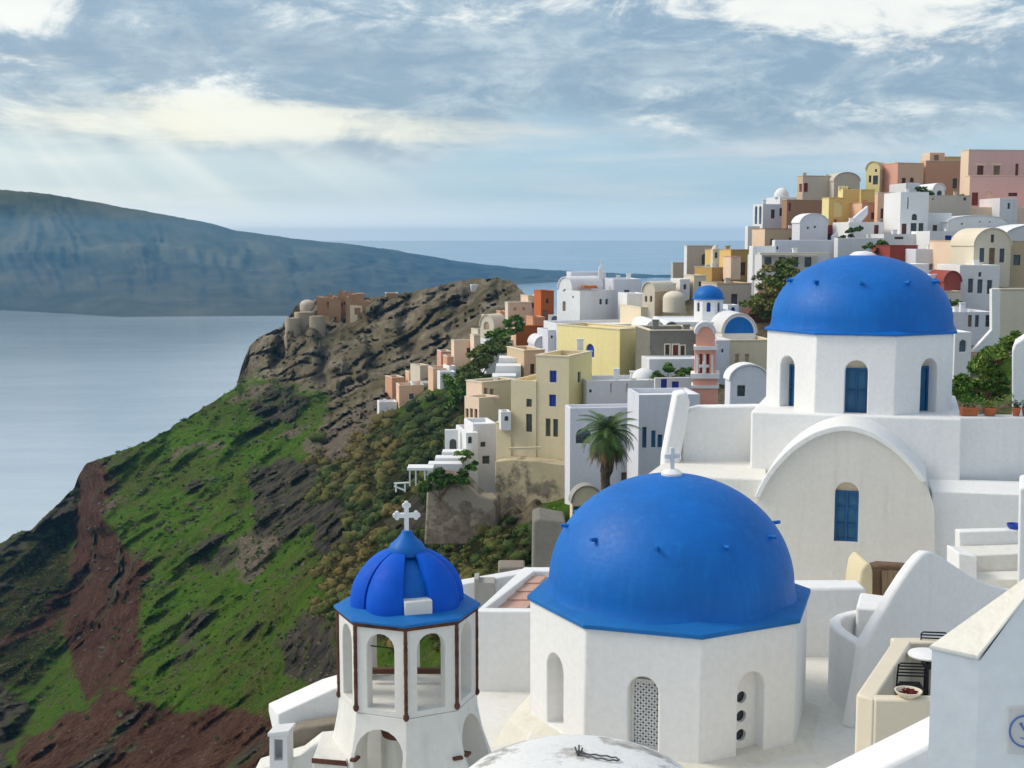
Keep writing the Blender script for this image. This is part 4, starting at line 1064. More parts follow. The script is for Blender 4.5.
MB().prism([P(x, y, 19.4) for x, y in ((269, 800), (269.5, 736), (287, 734), (288, 800))], (.05, .28, 0)).build('shaft', WHITE_GREY, cm, cut=cut, bevel=.01)
MB().prism([P(x, y, 19.37) for x, y in ((267.5, 737), (267.5, 733), (289, 731), (289, 735))], (.05, .36, 0)).build('cap_stone', WHITE_GREY, cm, bevel=.01)

# ---- patio, swooping walls, stairs on the right ---------------------
KO = P(866, 650, 22.4); KR = P(995, 600, 24.6); kd = (V((KR.x, KR.y, 0)) - V((KO.x, KO.y, 0))).normalized(); kn = V((kd.y, -kd.x, 0))
kpts = [(850, 730), (862, 668), (864, 646), (869, 638), (876, 626), (886, 609), (896, 592), (906, 576.5), (915, 564), (922, 556), (928, 552), (934, 552.5), (942, 556.5), (955, 565), (970, 575), (985, 583), (1010, 590), (1030, 592), (1030, 720)]
sw = tag(MB().prism([hit(x, y, KO, kn) for x, y in kpts], -kn * .24).build('swooping_wall', WHITE, bevel=.07, segs=3), 'tall white wall with swooping peaked top behind the patio chairs', 'wall')
# round basin parapet
zr_ = -7.22; path = [rp(x, y, zr_) for x, y in ((893, 607), (880, 608), (866, 609.5), (851, 612), (841, 615), (835.5, 619), (836, 624.5), (843, 631), (854, 638), (868, 646))]
mb = MB(); vs = []; fs = []
for i, p in enumerate(path):
    tg = (path[min(i + 1, len(path) - 1)] - path[max(0, i - 1)]).normalized(); nn = V((tg.y, -tg.x, 0)) * .11
    vs += [p + nn, p - nn, V(((p - nn).x, (p - nn).y, -9)), V(((p + nn).x, (p + nn).y, -9))]
for i in range(len(path) - 1):
    q = i * 4
    for k in range(4): fs.append((q + k, q + (k + 1) % 4, q + 4 + (k + 1) % 4, q + 4 + k))
fs += [(0, 3, 2, 1), (len(vs) - 4, len(vs) - 3, len(vs) - 2, len(vs) - 1)]
tag(mb.add(vs, fs).build('basin_wall', WHITE, bevel=.05, segs=3), 'low curved white parapet rounding a small basin at the swooping wall foot', 'wall')
zl = zat(588, 26.2); x0, x1 = xat(795, 588, 26.2), xat(866, 588, 26.2)
tag(MB().box((x0 - .8, 26.2, -10.4), (x1, 26.88, zl)).build('low_wall', WHITE, bevel=.06), 'low white wall below the arched gable, right of the front dome', 'wall')
tag(MB().prism([rp(856, 607, -7.05), rp(892, 610, -7.05), rp(890, 596, -7.05), rp(860, 592, -7.05)], (0, 0, -1.2)).build('ledge', WHITE, bevel=.05), 'thick white ledge in front of the brown stone doorway', 'ledge')
st = thing('stone_hut', 'brown rubble stone hut with a dark plank door below the upper church gable', 'hut', P(893, 605, 30))
MB().prism([P(x, y, 30.2) for x, y in ((868, 680), (869, 567), (880, 564), (912, 566), (930, 570), (930, 680))], (0, .35, 0)).build('wall', BROWNSTONE, st, bevel=.05)
mb = MB()
for i in range(4): mb.prism([P(x, y, 30.15) for x, y in ((882 + i * 6, 670), (882 + i * 6, 571), (887.6 + i * 6, 571), (887.6 + i * 6, 670))], (0, .04, 0))
mb.build('door', WOODPALE, st)
tag(MB().prism([P(x, y, 29.8) for x, y in ((856, 670), (858, 588), (861, 570), (866, 563), (871, 564), (873, 572), (873, 670))], (0, 1.2, 0)).build('round_buttress', plaster('yellowed_lime', (.66, .58, .38, 1), .5), bevel=.1, segs=3), 'small rounded yellowed buttress left of the brown stone hut', 'buttress')
# stepped seats
sb = thing('stepped_bench', 'white masonry stepped bench above the swooping wall at the right edge', 'bench', P(990, 585, 29))
MB().prism([P(x, y, 29.6) for x, y in ((959, 700), (959, 531.5), (1060, 529), (1060, 700))], (0, .3, 0)).build('backrest', WHITE, sb, bevel=.03)
MB().prism([P(x, y, 28.7) for x, y in ((962, 700), (962, 555.5), (1060, 552), (1060, 700))], (0, .89, 0)).build('seat', WHITE_WORN, sb, bevel=.03)
MB().prism([P(x, y, 28.0) for x, y in ((976, 700), (976, 580), (1060, 577), (1060, 700))], (0, .69, 0)).build('step', WHITE_WORN, sb, bevel=.03)
MB().prism([P(x, y, 27.9) for x, y in ((958, 700), (958.5, 553), (977, 557), (977, 700))], (0, .79, 0)).build('arm', WHITE, sb, bevel=.03)
tag(MB().prism([P(x, y, 26.5) for x, y in ((1016, 660), (1019, 488), (1070, 480), (1070, 660))], (.59, 1.5, 0)).build('end_wall', WHITE, bevel=.05), 'white wall end at the right picture edge, rising beside the stepped bench', 'wall')
bp_ = thing('blue_pot', 'small royal blue bowl standing on the stepped bench backrest', 'pot', P(1016, 529.5, 29.75))
q = P(1014, 529.6, 29.75); MB().lathe([(.09, q.z), (.15, q.z + .07), (.17, q.z + .14), (.15, q.z + .14), (.12, q.z + .06), (0, q.z + .05)], (q.x, q.y, 0), 20).build('bowl', ROYAL, bp_, smooth=40)
# patio box
zq = zat(697, 17.5)
pt = thing('patio_parapet', 'cream parapet round a small sunken patio with two black chairs', 'parapet', P(895, 750, 18))
left = [rp(856, 694, zq), rp(874, 699, zq), rp(912, 641, zq), rp(893, 639.5, zq)]
MB().prism(left, (0, 0, -2.6)).build('side_wall', CREAM_PALE, pt, bevel=.035)
fl_ = left[1]; MB().prism([V((fl_.x + .004, fl_.y, zq)), V((fl_.x + 2.4, fl_.y - .1, zq)), V((fl_.x + 2.4, fl_.y + .12, zq)), V((fl_.x - .02, fl_.y + .2, zq))], (0, 0, -2.6)).build('front_wall', CREAM_PALE, pt, bevel=.035)
bk = left[3]; MB().prism([V((bk.x + .02, bk.y + .01, zq - .04)), V((bk.x + 3, bk.y + .01, zq - .04)), V((bk.x + 3, bk.y + .25, zq - .04)), V((bk.x + .02, bk.y + .25, zq - .04))], (0, 0, -2.6)).build('back_wall', CREAM_PALE, pt, bevel=.035)
ZF = -7.12
MB().prism([V((left[1].x - .1, left[1].y + .1, ZF)), V((left[1].x + 3, left[1].y + .1, ZF)), V((left[2].x + 2.6, left[2].y, ZF)), V((left[2].x - .1, left[2].y, ZF))], (0, 0, -.3)).build('floor_slab', CONCRETE, pt)
def chair(label, p, rz):
    c = thing('patio_chair', label, 'chair', (p.x, p.y, ZF), rz, 'black slatted patio chairs')
    M = world_matrix(c)
    w_ = .21
    for sx in (-1, 1):
        MB().tube([M @ V((sx * w_, .20, 0)), M @ V((sx * w_, .20, .43))], .013, 8).build('leg', IRON, c, smooth=60)
        MB().tube([M @ V((sx * w_, -.2, 0)), M @ V((sx * w_, -.2, .43)), M @ V((sx * w_, -.24, .70)), M @ V((sx * w_ * .96, -.265, .86)), M @ V((sx * w_ * .8, -.27, .885)), M @ V((0, -.27, .885))], .013, 8).build('back_post', IRON, c, smooth=60)
    mb = MB()
    for i in range(4): mb.tube([M @ V((-w_, -.25 - .005 * i, .69 + .05 * i)), M @ V((w_, -.25 - .005 * i, .69 + .05 * i))], .012, 8)
    mb.build('backrest', IRON, c, smooth=60)
    mb = MB()
    for i in range(7): mb.box((-w_, -.2 + i * .06, .43), (w_, -.2 + i * .06 + .045, .45), M)
    mb.build('seat', IRON, c)
    return c
chair('black slatted metal chair nearest the cream parapet corner, its back to the viewer', P(908, 690, 18.95), R_(-6))
chair('black slatted metal chair farther back, behind the round white table', V((P(931, 640, 20.25).x, 19.95, 0)), R_(172))
tb = thing('round_table', 'small round white patio table between the two black chairs', 'table', P(926, 652, 19.5))
pc = P(928, 651, 19.55); zt_ = ZF + .72
MB().lathe([(.29, zt_), (.31, zt_ + .01), (.31, zt_ + .03), (.29, zt_ + .04), (0, zt_ + .04)], (pc.x, pc.y, 0), 32).build('tabletop', WHITE, tb, smooth=40)
MB().lathe([(.2, ZF), (.19, ZF + .03), (.03, ZF + .06), (.025, zt_ - .001)], (pc.x, pc.y, 0), 16).build('pedestal', IRON, tb, smooth=40)
bw = thing('planter_bowl', 'shallow pale bowl of dark red flowers on the patio front parapet', 'planter', P(903, 696, 17.9))
q = V((P(903, 697, 17.75).x, fl_.y + .1, zq)); MB().lathe([(.10, q.z - .001), (.17, q.z + .05), (.19, q.z + .09), (.17, q.z + .09), (.15, q.z + .05), (0, q.z + .05)], (q.x, q.y, 0), 24).build('bowl', CREAM_PALE, bw, smooth=40)
lv = Leaves(); lv.clump(V((q.x, q.y, q.z + .06)), .14, 160, .03, .5, .4)
lv.build('flowers', leafmat('dark_red_flowers', [(0, (.05, .01, .01, 1)), (.5, (.16, .02, .02, 1)), (1, (.05, .06, .02, 1))]), bw)
# wall N: diagonal white parapet at the bottom
dp = tag(MB().prism([P(x, y, 11.5) for x, y in ((800, 870), (800, 808), (880, 768.5), (929, 744), (990, 713), (990, 870))], (0, .52, 0)).build('stair_parapet', WHITE, bevel=.05, segs=3), 'thick white stair parapet rising diagonally at the bottom edge, left of the grey wall', 'parapet')
# wall O: big grey-white wall, right foreground
ow = thing('house_wall', 'large smooth white wall in cool shade with cream sloped coping, right foreground', 'wall', P(975, 760, 8.2))
F1, N2, N3, N4 = P(932, 650, 8.04), P(980, 661, 8.0), P(1024, 600, 8.0), P(1080, 523, 8.0)
F3, F4 = P(1024, 583, 8.41), P(1080, 503, 8.5)
tp = [F1, N2, N3, N4, F4, F3]
vs = [V((p.x, p.y, -13)) for p in tp] + tp
MB().add(vs, [(5, 4, 3, 2, 1, 0), (6, 7, 8, 11), (8, 9, 10, 11)] + [(i, (i + 1) % 6, 6 + (i + 1) % 6, 6 + i) for i in range(6)]).build('wall', WHITE, ow)
ce = sum(tp, V()) / 6
t2 = [p + (V((p.x, p.y, 0)) - V((ce.x, ce.y, 0))).normalized() * .022 for p in tp]
vs = [p + V((0, 0, .003)) for p in t2] + [p + V((0, 0, .03)) for p in t2]
MB().add(vs, [(0, 5, 2, 1), (5, 4, 3, 2), (6, 7, 8, 11), (8, 9, 10, 11)] + [(i, (i + 1) % 6, 6 + (i + 1) % 6, 6 + i) for i in range(6)]).build('coping', plaster('coping_cement', (.76, .74, .67, 1), .6, (.27, .24, .19, 1), .03, .9, 3), ow, bevel=.01)
# enamel plaque with a blue ring
sg = thing('plaque', 'pale square plaque with a blue ring emblem on the shaded foreground wall', 'sign', P(1026, 731, 7.99))
MB().prism([P(x, y, 7.985) for x, y in ((1008, 754), (1008, 708), (1046, 708), (1046, 754))], (0, .014, 0)).build('plate', plaster('plaque_cream', (.62, .60, .56, 1), .2), sg, bevel=.003)
def ringmb(cx, cy, r0, r1, D, y0=0, y1=360, n=40, th=.006):
    mb = MB()
    for i in range(n):
        a, b_ = R_(y0 + (y1 - y0) * i / n), R_(y0 + (y1 - y0) * (i + 1) / n)
        mb.prism([P(cx + r * math.cos(t), cy + r * math.sin(t), D) for r, t in ((r0, a), (r1, a), (r1, b_), (r0, b_))], (0, th, 0))
    return mb
SIGNBLUE = paint('enamel_blue', (.09, .16, .42, 1), .4, .1, .001)
ringmb(1025.5, 731.5, 14.6, 16.4, 7.979).build('ring', SIGNBLUE, sg)
mb = MB(); mb.prism([P(x, y, 7.979) for x, y in ((1019.5, 724), (1022, 722.5), (1024.5, 728.5), (1027.5, 722.5), (1030, 724), (1025.2, 733))], (0, .006, 0)); mb.build('emblem', SIGNBLUE, sg)
ringmb(1025.5, 729, 9.6, 10.4, 7.979, 62, 120, 12).build('arc_mark', SIGNBLUE, sg)
# ================================================================== THE VILLAGE
BASES = []            # (x, y, z) where each house meets the hill, used to shape the hill under them
def solve_len(C, d, px, z):
    k = px - 512
    return (k * (C.y * CP + z * SP) - C.x * F) / (d.x * F - k * d.y * CP)
class House:
    def __init__(s, name, label, C, bot, D, yaw=10, L=None, R=None, mat=None, cat='house', group=None, root=None, part='wall', roof='flat', roofmat=None, down=1.5, base=True, parapet=.35, matL=None, rise=None, axis='r'):
        """C=(px,py) nearest top corner, bot=py of its foot, L/R = px of far ends (or ('m', metres))"""
        top = P(C[0], C[1], D); zb = P(C[0], bot, D).z - down
        a = R_(yaw); r = V((math.cos(a), math.sin(a), 0)); l = V((-math.sin(a), math.cos(a), 0))
        o = V((top.x, top.y, 0)); zt = top.z; s.zt = zt; s.zb = zb
        lr = R[1] if isinstance(R, tuple) else solve_len(o, r, R, zt)
        ll = L[1] if isinstance(L, tuple) else solve_len(o, l, L, zt)
        lr = abs(lr); ll = abs(ll); lr = min(lr, 40); ll = min(ll, 40)
        s.o, s.r, s.l, s.lr, s.ll, s.D = o, r, l, lr, ll, D
        s.root = root or thing(name, label, cat, (o + r * lr / 2 + l * ll / 2) + V((0, 0, zb)), a, group)
        s.cut = MB(); s.part = part; s.mat = mat; s.wins = []; s.roof = roof; s.rm = roofmat or WHITE_FAR; s.par = parapet; s.matL = matL; s.rise = rise; s.axis = axis
        if base:
            for f, g in ((0, 0), (1, 0), (0, 1), (1, 1), (.5, .5)): BASES.append((*(o + r * lr * f + l * ll * g).to_2d(), zb + down * .8))
    def plane(s, face):
        if face == 'R': return s.o, s.r, V((s.r.y, -s.r.x, 0))
        return s.o, -s.l, V((-s.r.x, -s.r.y, 0))
    def win(s, face, px, py, w_, h_, mat=None, shape='r', name='window', frame=None, depth=.22, frmat=None):
        O, d, n = s.plane(face)
        base, ww, hh = opening(O, n, px, py, w_, h_)
        if not (0 < ww < 12): return s
        cutter(s.cut, base, d, n, ww, hh, shape, depth)
        mt = mat or GLASS
        s.wins.append((base, d, n, ww, hh, shape, mt, name, frame if frame is not None else w_ >= 4, depth, frmat or (GREENPAINT if mt.name.endswith('glass') else mt)))
        return s
    def q(s, u, v, z): return s.o + s.r * u + s.l * v + V((0, 0, z))
    def auto(s):
        rn_ = random.Random(int(abs(s.o.x * 31 + s.o.y * 17 + s.zt * 7) * 100))
        if s.part == 'wall' and s.root['category'] in ('house',) and not any(abs(w[2].dot(s.plane('R')[2])) > .9 for w in s.wins) and s.lr > 2.6 and s.zt - s.zb > 3.2:
            O, d, n = s.plane('R'); m_ = max(1, int(s.lr / 3.0)); mt = rn_.choice([GLASS, GLASS, WOOD, GLASSBLUE])
            for i in range(m_):
                if m_ > 1 and rn_.random() < .25: continue
                w_, h_ = rn_.uniform(.55, .8), rn_.uniform(.8, 1.25)
                c = O + d * (s.lr * (i + .5) / m_ + rn_.uniform(-.3, .3)); c.z = s.zt - rn_.uniform(2.1, 2.5)
                cutter(s.cut, c, d, n, w_, h_, 'r', .22); s.wins.append((c, d, n, w_, h_, 'r', mt, 'window', s.D < 150, .22, GREENPAINT if mt.name.endswith('glass') else mt))
        if s.part == 'wall' and s.roof == 'flat' and s.root['category'] == 'house' and s.lr > 3 and s.ll > 2:
            for _ in range(rn_.choice([0, 1, 1, 2])):
                chimney(s.root, s.q(rn_.uniform(.6, s.lr - .6), rn_.uniform(.5, max(.6, min(s.ll - .5, 4))), s.zt - .3), rn_.uniform(.5, 1.0), rn_.uniform(.35, .55), s.mat if rn_.random() < .4 else WHITE_FAR)
    def done(s, bevel=.05):
        s.auto()
        mb = MB(); lr, ll, zt, zb = s.lr, s.ll, s.zt, s.zb
        if s.roof == 'flat':
            t = min(.22, lr * .2, ll * .2); dz = min(s.par, (zt - zb) * .3)
            out = [s.q(0, 0, 0), s.q(lr, 0, 0), s.q(lr, ll, 0), s.q(0, ll, 0)]; inn = [s.q(t, t, 0), s.q(lr - t, t, 0), s.q(lr - t, ll - t, 0), s.q(t, ll - t, 0)]
            Zv = lambda L_, z: [V((p.x, p.y, z)) for p in L_]
            vs = Zv(out, zb) + Zv(out, zt) + Zv(inn, zt) + Zv(inn, zt - dz)
            fs = [(3, 2, 1, 0), (12, 13, 14, 15)] + [(k, (k + 1) % 4, 4 + (k + 1) % 4, 4 + k) for k in range(4)] + [(4 + k, 4 + (k + 1) % 4, 8 + (k + 1) % 4, 8 + k) for k in range(4)] + [(8 + k, 8 + (k + 1) % 4, 12 + (k + 1) % 4, 12 + k) for k in range(4)]
            mb.add(vs, fs)
            if s.par >= .3 and s.part == 'wall' and s.mat.name not in ('village_white', 'lavender_white', 'greyed_white'):
                cm_ = MB(); e = .05
                for (u0, v0, u1, v1) in ((-e, -e, lr + e, t + e), (-e, ll - t - e, lr + e, ll + e), (-e, t + e + .002, t + e, ll - t - e - .002), (lr - t - e, t + e + .002, lr + e, ll - t - e - .002)):
                    cm_.prism([V((p.x, p.y, zt + .004)) for p in (s.q(u0, v0, 0), s.q(u1, v0, 0), s.q(u1, v1, 0), s.q(u0, v1, 0))], (0, 0, .09))
                cm_.build('coping', s.rm if s.rm.name != 'village_white' else CREAM_PALE, s.root)
            MB().prism([V((p.x, p.y, zt - dz + .03)) for p in [s.q(t + .01, t + .01, 0), s.q(lr - t - .01, t + .01, 0), s.q(lr - t - .01, ll - t - .01, 0), s.q(t + .01, ll - t - .01, 0)]], (0, 0, -.025)).build('roof', s.rm, s.root)
        elif s.roof in ('vault', 'gable'):
            # wall carries its own arched ends; axis 'r' = arch seen on the R face, 'l' = arch on the L face
            n_ = 14; ln = lr if s.axis == 'r' else ll; dp = ll if s.axis == 'r' else lr
            rise = s.rise if s.rise is not None else ln * .5
            pts = [(0, zb), (ln, zb)] + [(ln / 2 + ln / 2 * math.cos(math.pi * i / n_), zt + rise * math.sin(math.pi * i / n_)) for i in range(n_ + 1)]
            if s.axis == 'r': mb.prism([s.q(u, 0, z) for u, z in pts], s.l * dp)
            else: mb.prism([s.q(0, u, z) for u, z in reversed(pts)], s.r * dp)
            e = .10; arc = pts[2:]
            vs = []
            for off in (-.12, dp + .05):
                for k in (.015, e):
                    for u, z in arc:
                        c_ = V((u - ln / 2, z - zt)); c_ = c_.normalized() if c_.length > 1e-6 else V((0, 1))
                        uu, z2 = u + c_.x * k, z + c_.y * k
                        vs.append(s.q(uu, off, z2) if s.axis == 'r' else s.q(off, uu, z2))
            m_ = len(arc); fs = []
            for i in range(m_ - 1):
                fs += [(i, i + 1, m_ + i + 1, m_ + i), (2 * m_ + i, 3 * m_ + i, 3 * m_ + i + 1, 2 * m_ + i + 1), (i, 2 * m_ + i, 2 * m_ + i + 1, i + 1), (m_ + i, m_ + i + 1, 3 * m_ + i + 1, 3 * m_ + i)]
            fs += [(0, m_, 3 * m_, 2 * m_), (m_ - 1, 3 * m_ - 1, 4 * m_ - 1, 2 * m_ - 1)]
            MB().add(vs, fs).build('roof', s.rm, s.root, smooth=35)
        mats = s.mat
        s.wall = mb.build(s.part, mats, None, cut=s.cut)
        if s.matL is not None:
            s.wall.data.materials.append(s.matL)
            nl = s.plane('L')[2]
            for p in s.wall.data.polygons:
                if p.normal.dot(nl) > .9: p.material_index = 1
        if s.roof != 'flat':
            s.wall.data.polygons.foreach_set('use_smooth', [True] * len(s.wall.data.polygons)); s.wall.data.set_sharp_from_angle(angle=R_(35))
        attach(s.wall, s.root)
        if bevel:
            md = s.wall.modifiers.new('soft_edges', 'BEVEL'); md.width = bevel; md.segments = 2; md.limit_method = 'ANGLE'; md.angle_limit = R_(40)
        for base, d, n, ww, hh, shape, mat, name, fr, depth, fm in s.wins:
            mb = MB(); panel(mb, base, d, n, ww, hh, shape, depth - .04, .03, .015); wo = mb.build(name, mat, s.root)
            if fr:
                fw = max(.06, min(.12, ww * .09))
                frame_mb(base, d, n, ww, hh, shape, depth - .10, fw, .05, 1 if ww > .5 else 0, 1).build('frame', fm, wo)
        return s
def H(*a, **k): return House(*a, **k)
def dome_on(root, c, rad, hgt, z, mat, name='dome', seg=32):
    return MB().lathe([(rad, z - .02)] + [(r, z + zz2) for r, zz2 in dome_prof(rad, hgt, 14, .05)], (c.x, c.y, 0), seg).build(name, mat, root, smooth=50)
def chimney(root, p, h_=.9, w_=.45, mat=None):
    M = Matrix.Translation(V(p)); mb = MB(); mb.box((-w_ / 2, -w_ / 2, -.3), (w_ / 2, w_ / 2, h_), M)
    o = mb.build('chimney', mat or WHITE_FAR, root)
    MB().box((-w_ * .62, -w_ * .62, h_ + .002), (w_ * .62, w_ * .62, h_ + .1), M).build('chimney_cap', mat or WHITE_FAR, o)

# ---------------- yellow house and the white houses round the palm
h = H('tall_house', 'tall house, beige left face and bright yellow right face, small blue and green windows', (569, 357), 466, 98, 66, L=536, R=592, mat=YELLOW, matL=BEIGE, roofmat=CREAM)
h.win('L', 553, 376.5, 7, 12, ROYAL).win('L', 552.5, 400.6, 7, 12, ROYAL).win('L', 548, 427.5, 5, 18, GREENPAINT).win('L', 555.5, 428, 5, 18, GREENPAINT)
h.done(); tall = h
e_ = h.q(0, h.ll, h.zt); ex, ey = proj(e_)
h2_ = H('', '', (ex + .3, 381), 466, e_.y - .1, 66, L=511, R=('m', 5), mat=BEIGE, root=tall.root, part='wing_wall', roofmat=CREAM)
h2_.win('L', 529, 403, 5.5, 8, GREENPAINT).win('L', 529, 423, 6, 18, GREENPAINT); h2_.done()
e_ = h2_.q(0, h2_.ll, h2_.zt); ex, ey = proj(e_)
h = H('low_house', 'low beige house block stepping down left of the tall yellow and beige house', (ex + .3, 424), 470, e_.y - .15, 66, L=496, R=('m', 5), mat=BEIGE, roofmat=CREAM); h.done()
tag(MB().prism([P(x, y, 97.2) for x, y in ((509, 448), (541, 447), (541, 449), (509, 450))], (0, .25, 0)).build('string_course', BEIGE), None, None); attach(bpy.data.objects['string_course'], h.root)
h = H('upper_house', 'bright yellow upper house with arched blue door, behind the tall beige house', (620, 330), 400, 112, 38, L=557, R=650, mat=YELLOW, roofmat=CREAM)
h.win('L', 590, 350.5, 8, 13, ROYAL, 'a', 'door').win('R', 639, 347.5, 5, 11, ROYAL); h.done()
chimney(h.root, P(580, 356, 104) , 1.3, .5)
chimney(h.root, P(566, 331, 121), .5, .6, CREAM)
# stained retaining wall under it
tag(MB().prism([hit(x, y, P(575, 480, 96), V((-.40, -.916, 0))) for x, y in ((494, 540), (495, 461), (512, 459), (540, 461), (576, 466), (596, 488), (603, 500), (606, 545))], (.6, 2.2, 0)).build('retaining_wall', STAINED, bevel=.1), 'old retaining wall with peeling beige render under the tall beige house', 'wall')
tag(MB().prism([hit(x, y, P(470, 500, 95), V((-.15, -.99, 0))) for x, y in ((424, 545), (427, 484), (440, 474), (462, 478), (480, 496), (496, 500), (497, 545))], (.3, 2.2, 0)).build('rubble_wall', plaster('patchy_rubble', (.36, .31, .23, 1), .5, (.2, .17, .12, 1), .08, .95, .8, patch=.30, patchcol=(.20, .155, .11, 1)), bevel=.15), 'brown rubble retaining wall below the white stepped terraces', 'wall')
h = H('white_house', 'long white house with half-round window behind the palm tree', (570, 408), 505, 92, 8, L=('m', 2), R=640, mat=LAVENDER, matL=LAVENDER)
h.win('R', 583.5, 436, 15, 15, GLASSBLUE, 'a').win('R', 627, 478, 11, 11, WOODPALE); h.done()
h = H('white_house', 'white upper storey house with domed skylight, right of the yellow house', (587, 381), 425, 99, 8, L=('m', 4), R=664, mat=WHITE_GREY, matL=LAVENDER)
h.win('R', 590.5, 391, 2.6, 3, GLASS, 'r').win('R', 611, 388, 1.5, 9, WHITE_GREY).win('R', 627, 388, 1.5, 9, WHITE_GREY); h.done()
q = P(644, 380, 101.5); dome_on(h.root, q, .95, .75, P(644, 381, 99).z, WHITE_FAR, 'skylight_dome', 24)
h = H('white_house', 'white house with tall teal shutters, right of the palm crown', (639, 395), 484, 87.5, 6, L=('m', 4), R=700, mat=LAVENDER)
h.win('R', 644.5, 437.5, 4.5, 21, TEALBLUE, frame=False).win('R', 653.5, 439, 4.5, 17, TEALBLUE, frame=False).win('R', 660, 441, 5, 13, TEALBLUE, frame=False); h.done()
h = H('courtyard_wall', 'low white courtyard wall with royal blue door and blue shutter', (655, 378), 398, 97, 4, L=('m', .4), R=690, mat=WHITE_GREY, cat='wall', parapet=.05)
h.win('R', 664, 387.5, 6, 17, ROYAL, 'r', 'door').win('R', 675.5, 386, 7, 9, ROYAL, frame=False); h.done()
# arched cellar below the palm
h = H('cellar', 'small plastered cellar with arched roof edge and teal door below the palm tree', (572, 503), 524, 86, 6, L=('m', 1.0), R=602, mat=CREAM, roof='vault', rise=1.1, roofmat=CONCRETE)
h.win('R', 578, 514, 9, 15, TEALBLUE, 'r', 'door'); h.done()
# ---------------- palm
pl_ = thing('palm_tree', 'date palm with shaggy trunk and drooping crown before the white houses', 'palm tree', P(606, 500, 84))
pb_ = P(605, 498, 84); pt_ = P(608, 437, 84)
path = [pb_ + V((0, 0, -1.2))] + [pb_.lerp(pt_, i / 14) + V((.05 * math.sin(i), .05 * math.cos(i * 1.7), 0)) for i in range(15)]
rnd = random.Random(11)
rad = [.36] + [.27 + .08 * rnd.random() + (.12 if 5 < i < 13 else 0) - (.1 if i > 13 else 0) for i in range(15)]
MB().tube(path, rad, 12).build('trunk', paint('palm_bark', (.10, .075, .05, 1), .95, .5, .08, 0, .1, 4), pl_, smooth=50)
def frond(mb, base, az, elev, ln, droop, wd, rnd):
    n_ = 12; pts = []
    p = base.copy(); e = elev; st = ln / n_
    hd = V((math.cos(az), math.sin(az), 0))
    for i in range(n_ + 1):
        pts.append(p.copy()); p = p + (hd * math.cos(e) + V((0, 0, math.sin(e)))) * st; e -= droop / n_
    side = V((-math.sin(az), math.cos(az), 0))
    for i in range(1, n_ + 1):
        t = i / n_; w_ = wd * (math.sin(math.pi * min(.97, t * .92 + .08))) ** .6
        a, b_ = pts[i - 1], pts[i]; dr = (b_ - a).normalized()
        for s_ in (-1, 1):
            for k in range(3):
                q_ = a.lerp(b_, k / 3 + .1); tip = q_ + side * s_ * w_ * rnd.uniform(.8, 1.1) + dr * w_ * .55 + V((0, 0, -w_ * .35))
                mb.add([q_, q_ + dr * .06, tip], [(0, 1, 2)])
    mb.tube(pts, [.03 * (1 - .8 * i / n_) for i in range(n_ + 1)], 5)
    return mb
PALM_GREEN = paint('palm_green', (.07, .13, .025, 1), .55, .4, .0, 0, .3, 2); PALM_DRY = paint('palm_dry', (.22, .13, .055, 1), .8, .4, .0, 0, .2, 2)
crown = pt_ + V((0, 0, .25))
for i in range(44):
    az_ = i * 2.39996; t = i / 43; mb = MB()
    frond(mb, crown, az_, R_(80 - 100 * t), 2.3 + .3 * rnd.random(), R_(82 + 40 * t), .6, rnd)
    mb.build('frond', PALM_GREEN, pl_)
for i in range(34):
    mb = MB(); frond(mb, crown + V((0, 0, -.3)), rnd.uniform(0, 6.28), R_(-25 - 40 * rnd.random()), 1.9 + .5 * rnd.random(), R_(38), .25, rnd); mb.build('dry_frond', PALM_DRY, pl_)

# ---------------- cream house with balconies, white steps cluster, small tan house
h = H('cream_house', 'cream house with pink balustrade and small brown windows, left of the beige tower', (482, 383), 428, 116, 40, L=466, R=516, mat=CREAM, roofmat=CREAM_PALE, matL=PEACH_PALE)
h.win('R', 486, 392, 3.5, 8, WOODPALE).win('R', 492, 393, 3.5, 8, WOODPALE); h.done()
h2_ = H('', '', (479, 398), 428, 113, 40, L=464.5, R=500, mat=CREAM, root=h.root, part='balcony_wall', parapet=.8, matL=PEACH_PALE)
h2_.win('L', 467, 413, 3, 9, WOOD).win('L', 471.3, 413, 3, 9, WOOD).win('L', 475.8, 413.5, 3, 9, WOOD); h2_.done()
mb = MB()
for i in range(9):
    x = 480.5 + i * 2.1; mb.prism([P(x, 403, 114), P(x + 1.1, 403, 114), P(x + 1.1, 398.5, 114), P(x, 398.5, 114)], (0, .12, 0))
mb.prism([P(480, 398.4, 114), P(499.5, 398.4, 114), P(499.5, 397.4, 114), P(480, 397.4, 114)], (0, .16, 0)); mb.build('balustrade', PINK, h.root)
h = H('tan_house', 'small tan house with one window behind the tall beige tower', (524, 351), 382, 128, 20, L=('m', 5), R=545, mat=PEACH, roofmat=CREAM, matL=TAN); h.win('R', 532.5, 369, 4, 10, WOOD); h.done()
stt = thing('white_steps', 'stack of small white terraces left of the tan house', 'terrace', P(505, 380, 124))
for x0, x1, y0, y1, D in ((497, 521, 358, 368, 130), (494, 521, 366, 376, 127), (490, 516, 376, 388, 124)):
    MB().prism([P(x0, y1 + 6, D), P(x1, y1 + 6, D), P(x1, y0, D), P(x0 + 2, y0, D)], (0, 2.8, 0)).build('terrace_step', WHITE_FAR, stt)
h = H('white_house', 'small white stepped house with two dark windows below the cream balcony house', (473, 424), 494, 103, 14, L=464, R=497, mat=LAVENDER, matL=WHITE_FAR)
h.win('R', 483, 444.5, 5, 5, GLASS).win('R', 486, 460, 7, 8, GLASS); h.done()
